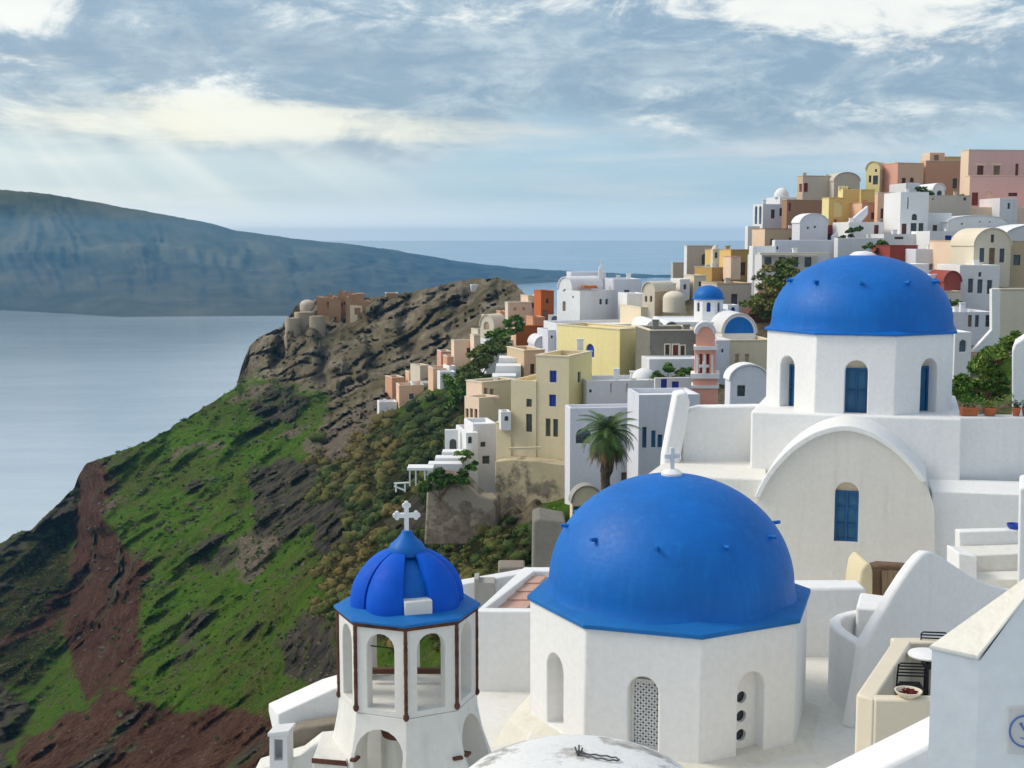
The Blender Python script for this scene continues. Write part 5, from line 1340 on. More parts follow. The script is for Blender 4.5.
h2_ = H('', '', (466, 433), 470, 102, 12, L=456, R=478, mat=WHITE_FAR, root=h.root, part='lower_wall'); h2_.win('R', 470, 440, 4, 7, GLASS, 'a', 'door'); h2_.done()
h = H('arched_wall', 'white wall with one arched opening left of the small stepped house', (445, 430), 460, 104, 4, L=('m', .5), R=458, mat=WHITE_FAR, cat='wall', parapet=.05); h.win('R', 453, 447, 7, 16, GREENPAINT, 'a', 'opening'); h.done()
stt = thing('white_steps', 'white terraces descending beside the scrub, below the arched wall', 'terrace', P(450, 465, 100))
for x0, x1, y0, y1, D in ((440, 470, 452, 463, 101), (433, 466, 458, 469, 99.5), (426, 462, 464, 474, 98)):
    MB().prism([P(x0, y1 + 4, D), P(x1, y1 + 4, D), P(x1, y0, D), P(x0 + 2, y0, D)], (0, 1.4, 0)).build('terrace_step', WHITE_FAR, stt)
pg = thing('pergola', 'white post pergola at the lower end of the white terraces', 'pergola', P(418, 482, 97))
MB().prism([P(407, 470.5, 96.5), P(433, 470.5, 96.5), P(433, 468, 96.5), P(407, 468, 96.5)], (0, 1.6, 0)).build('canopy', WHITE_FAR, pg)
for x in (409, 415, 424, 431): MB().prism([P(x, 486, 96.6), P(x + 1.4, 486, 96.6), P(x + 1.4, 470.6, 96.6), P(x, 470.6, 96.6)], (0, .12, 0)).build('post', WHITE_FAR, pg)
rl = thing('railing', 'white wooden railing below the pergola', 'railing', P(402, 490, 96))
for (x0, y0, x1, y1) in ((394, 483.5, 409, 482.5), (394, 486, 405, 490.5), (396, 483, 396, 492), (405, 482, 405, 492)):
    MB().tube([P(x0, y0, 96), P(x1, y1, 96)], .07, 6).build('rail', WHITE_FAR, rl)
h = H('white_hut', 'tiny white rooftop hut with dark arch on the beige house block', (501, 412), 424, 99, 8, L=('m', 1.5), R=511, mat=WHITE_FAR, cat='hut', base=False, down=.5); h.win('R', 506.5, 418.5, 4, 5, GLASS, 'a'); h.done()

# ---------------- orange tower, peach houses on the cape
h = H('orange_house', 'deep orange lower house with broad windowless wall', (516, 327), 352, 160, 24, L=511, R=552, mat=ORANGE, roofmat=ORANGE, matL=PEACH); h.win('L', 513.4, 331.5, 1.5, 4, WOOD); h.done()
h = H('orange_tower', 'deep orange square tower with single dark window', (541, 291.5), 326, 168, 12, L=('m', 4), R=554, mat=ORANGE, roofmat=ORANGE, cat='tower'); h.win('R', 547.3, 301, 2.6, 4.5, WOOD).win('R', 545.5, 315, 5, 9, BROWN, 'r', 'door'); h.done()
h = H('orange_house', 'small stepped orange house block between the peach house and orange tower', (533, 318), 330, 164, 12, L=('m', 4), R=545, mat=TERRA, roofmat=TERRA); h.done()
h = H('peach_house', 'pale peach house with ruined upper wall, left of the orange tower', (508, 303), 326, 174, 14, L=505, R=532, mat=PEACH_PALE, roofmat=CREAM_PALE, matL=CREAM_PALE); h.win('R', 515, 309, 3, 3, ROSE).win('R', 524, 309, 3, 3, ROSE); h.done()
h = H('peach_house', 'narrow pale peach house with paired windows touching the orange tower', (528, 296.5), 322, 176, 14, L=('m', 4), R=541, mat=PEACH_PALE, roofmat=CREAM_PALE); h.win('R', 533, 305.5, 2, 5.5, WOOD).win('R', 536.5, 305.5, 2, 5.5, WOOD); h.done()
h = H('red_house', 'tiny red brown house left of the ruined peach house', (500, 312), 322, 178, 10, L=('m', 3), R=507, mat=TERRA, roofmat=ROSE); h.done()
h = H('vaulted_house', 'cream vaulted house with half-round front facing the sea', (494, 327), 338, 165, 52, L=480, R=506, mat=CREAM_PALE, roofmat=CREAM_PALE, roof='vault', axis='l', rise=1.5); h.win('L', 486.5, 326, 5.5, 8, TAN, 'a'); h.done()
for lab, C, bot, D, yaw, Lx, Rx, mt in (
    ('peach boxy house with plain wall between the scrub and the vaulted house', (454, 341), 372, 172, 16, 451, 481, PEACH_PALE),
    ('small peach house low on the cape, end of the row', (399, 386), 408, 188, 12, 396, 424, PEACH),
    ('stepped terracotta roofed house above the scrub, middle of the cape row', (433, 369), 388, 180, 14, 428, 453, PEACH),
    ('little peach house below the boxy one, half hidden by scrub', (447, 357), 378, 176, 14, 443, 462, TERRA),
    ('small peach house with a low terrace beside the vaulted house', (474, 336), 366, 168, 14, 470, 490, PEACH_PALE)):
    q_ = slope_point(C[0] + 6, bot - 4); D = q_[0].y - 2 if q_ else D
    H('peach_house', lab, C, bot, D, yaw, L=Lx, R=Rx, mat=mt, roofmat=CREAM_PALE).done()
for lab, C, bot, Rx, mt in (
    ('orange brown ruined house by the cliff foot, above the white low house', (392, 378), 394, 404, TERRA), ('tiny cream house at the upper edge of the cape row', (420, 366), 380, 430, CREAM_PALE),
    ('salmon house wedged above the terracotta roofed house', (441, 352), 368, 451, ROSE), ('low orange house with flat roof beside the vaulted house foot', (463, 346), 362, 474, ORANGE),
    ('pale peach cube house at the top of the cape row', (487, 316), 334, 498, PEACH_PALE), ('cream terrace house under the pale peach cube', (478, 330), 346, 489, CREAM_PALE),
    ('small terracotta house high on the cape near the ruin path', (409, 373), 384, 417, PEACH), ('narrow white house between salmon and boxy peach houses', (449, 366), 380, 456, WHITE_FAR)):
    q_ = slope_point(C[0] + 5, bot - 3); D = q_[0].y - 1.5 if q_ else 200
    H('cape_house', lab, C, bot, D, rnd.uniform(8, 30), L=('m', 4), R=Rx, mat=mt, roofmat=CREAM_PALE).done()
for lab, C, bot, D, Rx in (('white low house at the foot of the cape row', (379, 402), 418, 190, 397), ('white terrace house between peach houses on the cape', (412, 383), 396, 184, 432), ('white small house below the boxy peach house', (440, 372), 388, 176, 456)):
    q_ = slope_point(C[0] + 6, bot - 4); D = q_[0].y - 2 if q_ else D
    H('white_house', lab, C, bot, D, 12, L=('m', 3), R=Rx, mat=WHITE_FAR).done()
h = H('white_house', 'white small house with dark doorway behind the scrub trees', (486, 340), 362, 160, 14, L=('m', 3), R=514, mat=WHITE_GREY); h.win('R', 491, 350, 3, 7, GLASS, 'r', 'door'); h.done()

# ---------------- ruin and rock huts on the headland
cs = thing('castle_ruin', 'ruined brown castle walls on the headland crest', 'castle', P(345, 318, 294))
rc = random.Random(5)
for x0, x1, ytop, off in ((317, 331, 296, 1.5), (329, 341, 298, -.5), (338, 350, 293, 1.0), (346, 364, 295, -.8), (362, 377, 301, .4)):
    sp_ = slope_point((x0 + x1) / 2, 318); D = sp_[0].y + off
    pts = [(x0, 332)] + [(x0 + (x1 - x0) * i / 7, ytop + rc.uniform(-2.0, 2.4)) for i in range(8)] + [(x1, 332)]
    cut = MB()
    for _ in range(2):
        cx, cy = rc.uniform(x0 + 2, x1 - 2), ytop + rc.uniform(6, 12); cut.prism([P(cx - 1, cy + 2, D - .3), P(cx + 1, cy + 2, D - .3), P(cx + 1, cy - 1, D - .3), P(cx - 1, cy - 1, D - .3)], (0, 1.2, 0))
    MB().prism([P(x, y, D) for x, y in pts], (rc.uniform(-1, 1), 5, 0)).build('wall', CASTLE, cs, cut=cut)
D = slope_point(357, 316)[0].y - .8
cut = MB().prism([P(x, y, D - .3) for x, y in ((354.5, 315), (354.5, 308), (360.5, 308), (360.5, 315))], (0, 2.4, 0))
MB().prism([P(x, y, D) for x, y in ((350, 324), (350, 305), (363, 306), (363, 324))], (0, 2.5, 0)).build('doorway_wall', CREAM, cs, cut=cut)
DT_ = slope_point(307, 312)[0].y + 1.2
lk = thing('round_tower', 'pale domed round tower at the seaward end of the castle ruin', 'tower', P(307, 312, DT_))
q = P(307.5, 314, DT_); zt_ = P(307, 305, DT_).z
MB().lathe([(1.9, q.z - 4), (1.85, q.z), (1.8, zt_)] + [(1.8 * math.cos(t), zt_ + 1.3 * math.sin(t)) for t in [math.pi / 2 * i / 8 for i in range(1, 8)]] + [(0, zt_ + 1.3)], (q.x, q.y, 0), 28).build('wall', plaster('headland_lime', (.56, .48, .38, 1), .5, bumpd=.15), lk, smooth=45)
mb = MB(); rs = random.Random(9)
for cx, cy, rpx, top in ((293, 330, 9, 318), (304, 328, 11, 312), (317, 330, 8, 316)):
    sp_ = slope_point(cx, cy)[0]; cD = sp_.y + 2; sc_ = cD / F; c_ = P(cx, cy, cD); ztp = P(cx, top, cD).z; n_ = 18; rings = 7; vs = []
    for j in range(rings + 1):
        z = c_.z - 7 + (ztp - c_.z + 7) * j / rings
        for i in range(n_):
            a_ = 2 * math.pi * i / n_; r_ = rpx * sc_ * (1.15 - .3 * j / rings) * (1 + .35 * noise.noise(V((math.cos(a_) * 1.3 + cx, math.sin(a_) * 1.3, z * .35))))
            vs.append(V((c_.x + r_ * math.cos(a_), c_.y + r_ * math.sin(a_), z)))
    fs = [(j * n_ + i, j * n_ + (i + 1) % n_, (j + 1) * n_ + (i + 1) % n_, (j + 1) * n_ + i) for j in range(rings) for i in range(n_)] + [tuple(range(rings * n_, rings * n_ + n_))]
    mb.add(vs, fs)
mb.build('bastion', stone('bastion_stone', (.30, .23, .15, 1), (.52, .43, .31, 1), .45), lk, smooth=50)
h = H('stone_house', 'small brown stone house on the crest right of the castle ruin', (386, 293.5), 302, 297, 8, L=('m', 5), R=398, mat=CASTLE, roofmat=CREAM); h.done()
h = H('white_hut', 'white hut on top of the brown headland', (471, 284.5), 290, 287, 6, L=('m', 3), R=481, mat=WHITE_FAR, cat='hut'); h.done()
h = H('cave_house', 'little whitewashed cave house in the brown cliff', (362, 381), 394, 258, 10, L=('m', 3), R=372, mat=CREAM_PALE); h.win('R', 367, 388, 2.5, 6, GLASS, 'a', 'door'); h.done()

# ---------------- white church village centre
h = H('white_church', 'white church with curved gable, bell gable and cross, above the yellow house', (580, 291), 330, 148, 42, L=557, R=616, mat=WHITE_GREY, matL=WHITE_FAR)
h.win('R', 601, 301.7, 3, 5.5, GLASS).win('R', 607, 301.7, 3, 5.5, GLASS).win('L', 564, 306, 3.2, 10, WOODPALE, 'a').win('L', 563.5, 290.5, 2, 3.4, GLASS, 'o').win('L', 573, 297, 1.5, 2, GLASS); h.done()
h2_ = H('', '', (572, 288), 300, 150, 42, L=558.5, R=('m', 5), mat=WHITE_FAR, root=h.root, part='curved_gable', roof='vault', axis='l', rise=1.2, base=False); h2_.done()
h2_ = H('', '', (571, 272), 300, 156, 8, L=('m', 3), R=606, mat=LAVENDER, root=h.root, part='tower_block', base=False); h2_.done()
MB().prism([P(583, 288.5, 149), P(598, 288.5, 149), P(597, 285.8, 149), P(584, 285.6, 149)], (0, 2, 0)).build('tiled_cap', ORANGE, h.root)
mb = MB(); mb.prism([P(598.6, 279, 152), P(603.6, 279, 152), P(603, 268, 152), (P(601, 265.5, 152)), P(599, 268, 152)], (0, .6, 0)); bg_ = mb.build('bell_gable', WHITE_FAR, h.root)
cross_mb(P(601, 265.6, 152.3), .75, .12).build('cross', WHITE_FAR, bg_)
h = H('white_house', 'plain white house wing right of the white church', (614, 279), 326, 152, 10, L=('m', 6), R=642, mat=LAVENDER); h.done()
h = H('white_house', 'low white cubic house between the white church and cream domed chapel', (627, 293.5), 326, 146, 10, L=('m', 4), R=646, mat=WHITE_FAR); h.done()
h = H('arched_wall', 'white wall with arched gateway at the orange house corner', (549, 315), 332, 152, 4, L=('m', .6), R=562, mat=WHITE_FAR, cat='wall', parapet=.05); h.win('R', 555, 322.5, 7, 13, GLASSBLUE, 'a', 'opening', frame=False); h.done()
h = H('white_house', 'white low house beneath the arched gateway, left of the yellow house', (548, 330), 356, 140, 16, L=('m', 4), R=562, mat=LAVENDER); h.win('R', 552, 337, 2.2, 3, GLASS); h.done()
h = H('grey_vault', 'small grey white barrel vault beside the orange wall', (535, 345), 356, 142, 10, L=('m', 4), R=550, mat=WHITE_GREY, roof='vault', rise=.9, cat='vaulted house', roofmat=WHITE_GREY); h.done()
h = H('terrace', 'broad pale roof terrace in front of the white church', (561, 325), 352, 138, 12, L=('m', 8), R=650, mat=WHITE_GREY, cat='terrace'); h.done()

# ---------------- cream domed chapel
h = H('cream_chapel', 'cream chapel with rounded roof and round apse on a pale block', (641, 308), 336, 140, 14, L=('m', 7), R=686, mat=CREAM, roofmat=CREAM_PALE, cat='chapel')
for i in range(3): h.win('R', 636 + i * 4 + 12, 318, 2.4, 8, PEACH_PALE, 'a')
h.done()
h2_ = H('', '', (655, 292), 310, 139.5, 48, L=642.5, R=675, mat=TAN, matL=CREAM_PALE, root=h.root, part='vault_wall', roof='vault', axis='l', rise=1.0, roofmat=CREAM_PALE, base=False); h2_.win('L', 646, 299, 2, 6, GLASS, 'a').win('L', 651, 299, 2, 6, GLASS, 'a'); h2_.done()
q = P(674, 303, 139); MB().lathe([(1.2, P(673, 312, 139).z), (1.2, q.z + .5)] + [(1.2 * math.cos(t), q.z + .5 + .8 * math.sin(t)) for t in [math.pi / 2 * i / 8 for i in range(1, 8)]] + [(0, q.z + 1.3)], (q.x, q.y, 0), 24).build('apse', CREAM_PALE, h.root, smooth=45)

# ---------------- white church with small blue dome and blue vault
h = H('small_church', 'white church with small blue dome and blue barrel vault end, behind the pink belfry', (674, 322), 350, 116, 6, L=('m', 9), R=724, mat=WHITE_FAR, cat='church', parapet=.15); h.done()
sc_root = h.root
q = P(708.5, 303, 119); za = P(708, 317, 116.5).z; zb2 = P(708, 300, 116.5).z
mb = MB(); R8 = 1.42; mb.prism(octagon((q.x, q.y, za - 1.2), R8, R_(22.5 - 8)), (0, 0, zb2 - za + 1.2)); cut = MB(); sw_ = []
for k in range(-2, 2):
    O, d, n = oface((q.x, q.y, 0), R8, R_(14.5), k); b_ = O + d * (R8 * math.sin(math.pi / 8)); b_.z = zb2 - 1.12; cutter(cut, b_, d, n, .36, .85, 'a', .2); sw_.append((b_, d, n))
mb.build('drum', WHITE_FAR, sc_root, cut=cut)
for i, (b_, d, n) in enumerate(sw_):
    mb = MB(); panel(mb, b_, d, n, .36, .85, 'a', .16); mb.build('window', ROYAL if i == 1 else GLASSBLUE, sc_root)
MB().lathe([(1.5, zb2 - .02), (1.5, zb2 + .05), (1.36, zb2 + .12)] + [(r, zb2 + .12 + z) for r, z in dome_prof(1.36, 1.12, 14, .05)], (q.x, q.y, 0), 36).build('dome', DOMEBLUE, sc_root, smooth=45)
h2_ = H('', '', (722, 333), 372, 113, 4, L=('m', 7), R=756, mat=WHITE_FAR, root=sc_root, part='vault_wall', roof='vault', rise=1.65, roofmat=WHITE_GREY, base=True); h2_.done()
nrm = V((h2_.r.y, -h2_.r.x, 0)); ctr = h2_.q(h2_.lr / 2, 0, h2_.zt); rr = h2_.lr / 2 * .86
MB().prism([ctr + h2_.r * (rr * math.cos(t)) + V((0, 0, 1.42 * math.sin(t) - .02)) + nrm * .05 for t in [math.pi * i / 16 for i in range(17)]], -nrm * .03).build('blue_tympanum', DOMEBLUE, sc_root)
h2_ = H('', '', (664, 331), 345, 113, 6, L=('m', 6), R=679, mat=GREYSTONE, root=sc_root, part='small_vault', roof='vault', rise=.75, base=False); h2_.done()
h2_ = H('', '', (646, 330), 340, 112, 6, L=('m', 6), R=664, mat=WHITE_FAR, root=sc_root, part='side_vault', roof='vault', rise=.75, base=False); h2_.done()
h2_ = H('', '', (728, 305), 322, 121, 6, L=('m', 2), R=739, mat=WHITE_FAR, root=sc_root, part='bell_box', base=False); h2_.win('R', 733, 310, 4, 6, ROYAL, 'a'); h2_.done()
h = H('grey_house', 'grey stone house with red brown door and pale window surrounds', (650, 331), 362, 106, 6, L=('m', 6), R=700, mat=GREYSTONE, roofmat=WHITE_FAR)
h.win('R', 675.5, 352.5, 5, 14, REDWOOD, 'r', 'door').win('R', 667.3, 349.5, 3.6, 9, WOOD).win('R', 682.5, 350.5, 3.6, 9, WOOD); h.done()
for px, py, w_, h_ in ((667.3, 349.5, 6.4, 12), (682.5, 350.5, 6.4, 12), (675.5, 352, 8, 17)):
    O, d, n = h.plane('R'); base, ww, hh = opening(O, n, px, py, w_, h_); mb = MB(); fw = ww * .16
    for s0, z0, s1, z1 in ((-ww / 2, 0, -ww / 2 + fw, hh), (ww / 2 - fw, 0, ww / 2, hh), (-ww / 2 + fw + .003, hh - fw, ww / 2 - fw - .003, hh)):
        mb.prism([base + d * s_ + V((0, 0, z)) + n * .03 for s_, z in ((s0, z0), (s1, z0), (s1, z1), (s0, z1))], -n * .05)
    mb.build('surround', CREAM_PALE, h.root)
h = H('retaining_wall', 'pale plastered terrace wall below the grey stone house', (649, 359), 372, 103, 6, L=('m', 3), R=702, mat=WHITE_GREY, cat='wall', parapet=.1); h.done()
h = H('beige_house', 'beige house with two pale blind doorways beside the blue vault', (729, 341), 376, 109, 5, L=('m', 5), R=772, mat=CREAM, roofmat=CREAM); h.win('R', 737, 360, 4, 12, TAN, 'r', 'door').win('R', 747, 360, 4, 12, TAN, 'r', 'door'); h.done()
h = H('white_house', 'narrow white house wall between the pink belfry and the beige house', (716, 340), 380, 107, 5, L=('m', 4), R=730, mat=LAVENDER); h.win('R', 722.5, 351, 2, 3.5, GLASS); h.done()
h = H('vaulted_house', 'small white vaulted house with barred window left of the upper church drum', (730, 380), 412, 76, 5, L=('m', 1.2), R=768, mat=LAVENDER, roof='vault', rise=.85, roofmat=WHITE_FAR); h.win('R', 741.5, 391, 8, 11, GLASS); h.done()

# ---------------- pink belfry
pbx = thing('pink_belfry', 'pink and white tiered bell tower with grey rounded top', 'bell tower', P(706, 398, 92))
Dp = 92
def tier(x0, x1, y0, y1, D, dep, mat, name, cut=None):
    return MB().prism([P(x0, y1, D), P(x1, y1, D), P(x1, y0, D), P(x0, y0, D)], (.15 * dep, dep, 0)).build(name, mat, pbx, cut=cut)
def pcut(x0, x1, y0, y1, D, dep=3, arch=False):
    pts = [P(x0, y1, D - .2), P(x1, y1, D - .2), P(x1, y0, D - .2), P(x0, y0, D - .2)]
    if arch:
        r = (x1 - x0) / 2; pts = [P(x0, y1, D - .2), P(x1, y1, D - .2)] + [P((x0 + x1) / 2 + r * math.cos(t), y0 + r - r * math.sin(t), D - .2) for t in [math.pi * i / 10 for i in range(11)]]
    return MB().prism(pts, (0, dep, 0))
tier(692, 718, 388, 410, Dp - .2, 2.0, SALMON, 'base_tier')
tier(691, 719, 385.5, 388.4, Dp - .3, 2.2, WHITE_FAR, 'cornice')
tier(693, 717.5, 378.8, 385.4, Dp - .1, 1.9, SALMON, 'base_tier')
tier(690.5, 719.5, 374, 378.7, Dp - .35, 2.3, WHITE_FAR, 'cornice')
c_ = pcut(699, 703, 354, 374, Dp, 4); c2_ = pcut(706.5, 710, 354, 374, Dp, 4)
o = MB().prism([P(695, 374, Dp), P(716, 374, Dp), P(716, 350.2, Dp), P(695, 350.2, Dp)], (.2, 1.7, 0)).build('belfry_stage', SALMON, pbx, cutters=[c_, c2_])
for x in (697.2, 704.7, 712.3): MB().prism([P(x - 1.0, 374, Dp - .08), P(x + 1.0, 374, Dp - .08), P(x + 1.0, 355, Dp - .08), P(x - 1.0, 355, Dp - .08)], (0, .07, 0)).build('pilaster', WHITE_FAR, pbx)
tier(693.5, 717.5, 346.5, 350.1, Dp - .25, 2.1, WHITE_FAR, 'cornice')
arch_pts = [P(696, 346.4, Dp), P(715, 346.4, Dp)] + [P(705.5 + 9.5 * math.cos(t), 333.5 - 10 * math.sin(t), Dp) for t in [math.pi * i / 12 for i in range(13)]]
c_ = pcut(700, 711, 334, 346.3, Dp, 4, True)
MB().prism(arch_pts, (.2, 1.5, 0)).build('top_arch', SALMON, pbx, smooth=35)
MB().prism([P(705.5 + r * math.cos(t), 333.5 - r * 1.05 * math.sin(t), Dp - .1) for r, t in [(11, math.pi * i / 12) for i in range(13)]] + [P(705.5 + 7.5 * math.cos(t), 334 - 7.5 * math.sin(t), Dp - .1) for t in [math.pi * (1 - i / 12) for i in range(13)]], (.2, 1.75, 0)).build('arch_cap', WHITE_GREY, pbx)
cross_mb(P(704, 373.9, Dp - .5), .9, .12).build('finial', WHITE_FAR, pbx)
# ---------------- upper town, right
def G(label, C, bot, D, yaw, L_, R__, mat, wins=(), name='house', cat='house', **k):
    h = H(name, label, C, bot, D, yaw, L=L_, R=R__, mat=mat, cat=cat, **k)
    for w_ in wins: h.win(*w_)
    return h.done()
m3 = ('m', 6)
G('grey beige house with arched window at the left end of the upper town', (687, 246), 275, 182, 10, 684, 718, TAUPE, [('R', 704.5, 259.5, 5.5, 11, GLASSBLUE, 'a')], 'beige_house', matL=WHITE_FAR, roofmat=CREAM)
G('small beige block stepping down beside the sea at the upper town end', (673, 263), 284, 186, 10, 671, 686, TAUPE, (), 'beige_house', roofmat=CREAM)
G('ochre house with stair wall behind the small church dome', (731, 250), 288, 172, 20, 705, 752, OCHRE, [('R', 743, 269, 5, 13, WOOD, 'r', 'door')], 'ochre_house', matL=GOLD, roofmat=TAN)
G('low ochre house wing with sloping edge below the belfry', (712, 268), 290, 168, 14, m3, 737, OCHRE, (), 'ochre_house', roofmat=TAN)
bf = G('slim cream belfry between the grey beige and ochre houses', (713, 250), 268, 170, 8, ('m', 1), 719.5, CREAM_PALE, [('R', 716.2, 255, 2.6, 6, GLASS, 'a')], 'cream_belfry', 'bell tower', base=False)
dome_on(bf.root, bf.q(bf.lr / 2, bf.ll / 2, 0), .45, .6, bf.zt, CREAM_PALE, seg=16)
G('flat roofed brown beige house right behind the small blue dome', (717, 284), 304, 140, 8, m3, 752, TAUPE, (), 'beige_house', roofmat=TAN)
G('pink topped little house on the ochre terrace', (731, 257), 268, 165, 10, ('m', 3), 741, PEACH_PALE, (), 'peach_house', roofmat=ROSE, base=False)
for lab, C, bot, D, Rx, mt in (('small white house under the brown bank, left of the little dome', (680, 279), 296, 160, 690, WHITE_FAR), ('tiny cream house with red tile roof below the brown bank', (694, 276), 292, 160, 706, CREAM_PALE), ('low peach house at the sea edge left of the brown bank', (664, 284), 300, 158, 676, PEACH)):
    h = G(lab, C, bot, D, 10, ('m', 4), Rx, mt, [('R', (C[0] + Rx) / 2, C[1] + 8, 2.6, 5, GLASS)], 'small_house')
G('tall white house edge left of the glazed terrace', (753, 246), 300, 150, 8, 749, 776, WHITE_FAR, [('R', 758, 275, 2, 7, GLASS), ('R', 757, 261, 2, 5, GLASS)], 'white_house')
h = G('white house with glazed pergola terrace above the shrubs', (762, 255), 296, 147, 5, m3, 818, WHITE_GREY, [('R', 768, 262, 7, 10, GLASSBLUE), ('R', 782, 262, 7, 10, GLASSBLUE), ('R', 795, 262, 7, 10, GLASSBLUE), ('R', 808, 262, 7, 10, GLASSBLUE)], 'white_house')
MB().prism([P(760, 254.8, 145.5), P(830, 254.8, 145.5), P(830, 252.6, 145.5), P(760, 252.6, 145.5)], (0, 1.6, 0)).build('canopy', CREAM_PALE, h.root)
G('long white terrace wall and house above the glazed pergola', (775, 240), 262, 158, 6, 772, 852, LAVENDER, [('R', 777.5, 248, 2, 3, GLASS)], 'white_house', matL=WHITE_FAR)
G('white upright parapet house over the large dome', (838, 238), 262, 157, 8, 834, 884, WHITE_GREY, (), 'white_house')
G('tan house with brown terrace below the grey arched windows', (765, 229), 252, 176, 26, 752, 802, TAN, (), 'tan_house', roofmat=BROWN, matL=PEACH_PALE)
h = G('white house with two tall arched windows at the left edge of the top row', (763, 204), 240, 192, 22, 753, 792, LAVENDER, [('L', 756, 215, 2.6, 18, GLASSBLUE, 'a'), ('L', 760.2, 215, 2.6, 18, GLASSBLUE, 'a'), ('R', 773, 214, 4, 9, GLASS), ('R', 781, 212, 3, 8, GLASS)], 'white_house', matL=WHITE_FAR)
G('low white wing below the tall arched windows at the town edge', (748, 226), 250, 188, 16, 745, 760, WHITE_FAR, (), 'white_house')
G('broad red brown house below the taupe vaulted house', (787, 200), 245, 188, 14, 782, 828, BROWN, [('R', 785.8 + 4, 207, 2.4, 8, REDWOOD)], 'brown_house', roofmat=TAUPE)
G('long taupe house with a red shutter in the top row', (803, 176), 215, 204, 12, 797, 842, TAUPE, [('L', 800.5, 188, 3, 8, REDWOOD), ('R', 806, 187.5, 4, 9, REDWOOD)], 'taupe_house', matL=TAN, roofmat=TAUPE)
G('taupe house with rounded vault roof in the top row', (834, 181), 215, 203, 8, m3, 860, TAUPE, (), 'taupe_house', roof='vault', rise=1.3, roofmat=TAUPE)
h = H('white_chapel', 'small white domed chapel left of the taupe house', 'x' and (780, 197), 215, 206, 10, L=m3, R=800, mat=WHITE_FAR, cat='chapel'); h.done(); dome_on(h.root, h.q(h.lr * .25, 1.5, 0), 1.2, 1.5, h.zt, WHITE_FAR, seg=20)
G('grey white gable house with small dark openings under the golden house', (800, 223), 252, 172, 16, 792, 828, LAVENDER, [('R', 808, 223 + 5, 2, 2.4, GLASS), ('R', 815, 227, 2, 2.4, GLASS)], 'white_house', roof='vault', rise=1.2, parapet=.1)
g1 = G('golden yellow house with battlement top and arched recess', (829, 198), 228, 180, 24, 822, 846, GOLD, [('R', 838, 209, 8, 16, YELLOW, 'a', 'recess', False)], 'golden_house', matL=YELLOW, roofmat=GOLD)
h2_ = H('', '', (843, 189), 230, 181, 20, L=838, R=860, mat=GOLD, root=g1.root, part='tower_wall', roofmat=GOLD, matL=YELLOW); h2_.done()
mb = MB()
for i in range(4):
    x = 839 + i * 2.6; mb.prism([P(x, 189.6, 181.5), P(x + 1.4, 189.6, 181.5), P(x + 1.4, 186, 181.5), P(x, 186, 181.5)], (0, .4, 0))
mb.build('battlement', YELLOW, g1.root)
G('small golden house between the battlement tower and yellow gable', (861, 190), 215, 192, 10, m3, 875, GOLD, (), 'golden_house', roofmat=GOLD)
G('low brick red cellar front beneath the golden house', (820, 225), 245, 174, 6, m3, 842, RUST, (), 'red_house', roofmat=WHITE_FAR, parapet=.1)
tag(MB().prism([P(x, y, 172) for x, y in ((833, 240), (833, 236), (866, 208), (868, 206), (868, 214), (846, 240))], (0, 1.2, 0)).build('stair_wall', LAVENDER), 'white diagonal stair wall climbing right of the golden house', 'stair wall')
G('white house with a red shutter below the terracotta roof', (849, 222), 258, 168, 6, m3, 884, WHITE_FAR, [('R', 876.5, 229.5, 4.5, 9, REDWOOD)], 'white_house')
G('terracotta house with sloping parapet left of the three-window peach house', (862, 203), 235, 178, 10, m3, 884, TERRA, (), 'terracotta_house', roofmat=TERRA, matL=PEACH)
h = G('peach house with three tall brown windows and grey balcony', (878, 193), 236, 176, 6, 875, 901, PEACH, [('R', 887, 201, 4, 4, WOOD), ('R', 882, 213.5, 3, 10, WOOD), ('R', 887.4, 213.5, 3, 10, WOOD), ('R', 893, 213.5, 3, 10, WOOD)], 'peach_house', roofmat=CREAM_PALE)
MB().prism([P(880, 230, 174.5), P(896, 230, 174.5), P(896, 220.5, 174.5), P(880, 220.5, 174.5)], (0, 1.3, 0)).build('balcony', CONCRETE, h.root)
G('tall white house with arched window and brown door, below the terracotta houses', (901, 192), 250, 166, 4, m3, 929, WHITE_FAR, [('R', 914.5, 217, 5.5, 6.5, GLASS, 'a'), ('R', 913.6, 228.5, 6, 11, GLASS), ('R', 921, 228.5, 5, 11, GLASS), ('R', 904, 232.6, 5, 18, WOOD, 'r', 'door'), ('R', 908, 203, 1.2, 12, GLASS)], 'white_house')
G('long grey plastered house wall under the terracotta mansion', (929, 196), 222, 176, 4, m3, 971, TAUPE, [('R', 933, 199, 1.6, 1.6, GLASS), ('R', 965, 195 + 4, 3, 3, WOOD)], 'grey_house', roofmat=TAUPE)
G('white house with small brown window under the grey wall', (928, 213), 250, 168, 4, m3, 952, WHITE_FAR, [('R', 935, 228.5, 4.5, 7, WOOD)], 'white_house')
h = G('yellow gabled house with blue window, top of the town', (880, 170), 200, 206, 56, 866, 900, TAUPE, [('L', 875.5, 180, 5, 9, GLASSBLUE), ('L', 870, 179, 2.4, 7, GLASS), ('L', 876, 170.5, 2, 3, GLASS)], 'yellow_house', roof='vault', axis='l', rise=1.3, roofmat=TAN, matL=YELLOW)
G('terracotta peach mansion wing with two dark windows and lower block', (898, 163), 200, 204, 20, 883, 924, PEACH, [('R', 903.8, 182.5, 4, 9, WOOD), ('R', 912, 180, 4, 5, WOOD, 'a')], 'peach_house', matL=ROSE, roofmat=CREAM)
h = G('large terracotta mansion with arched niche, crowned by a cube room', (926, 161), 200, 206, 10, 920, 964, TERRA, [('R', 955, 183.5, 4.5, 10, GREENPAINT)], 'terracotta_house', matL=PEACH, roofmat=CREAM)
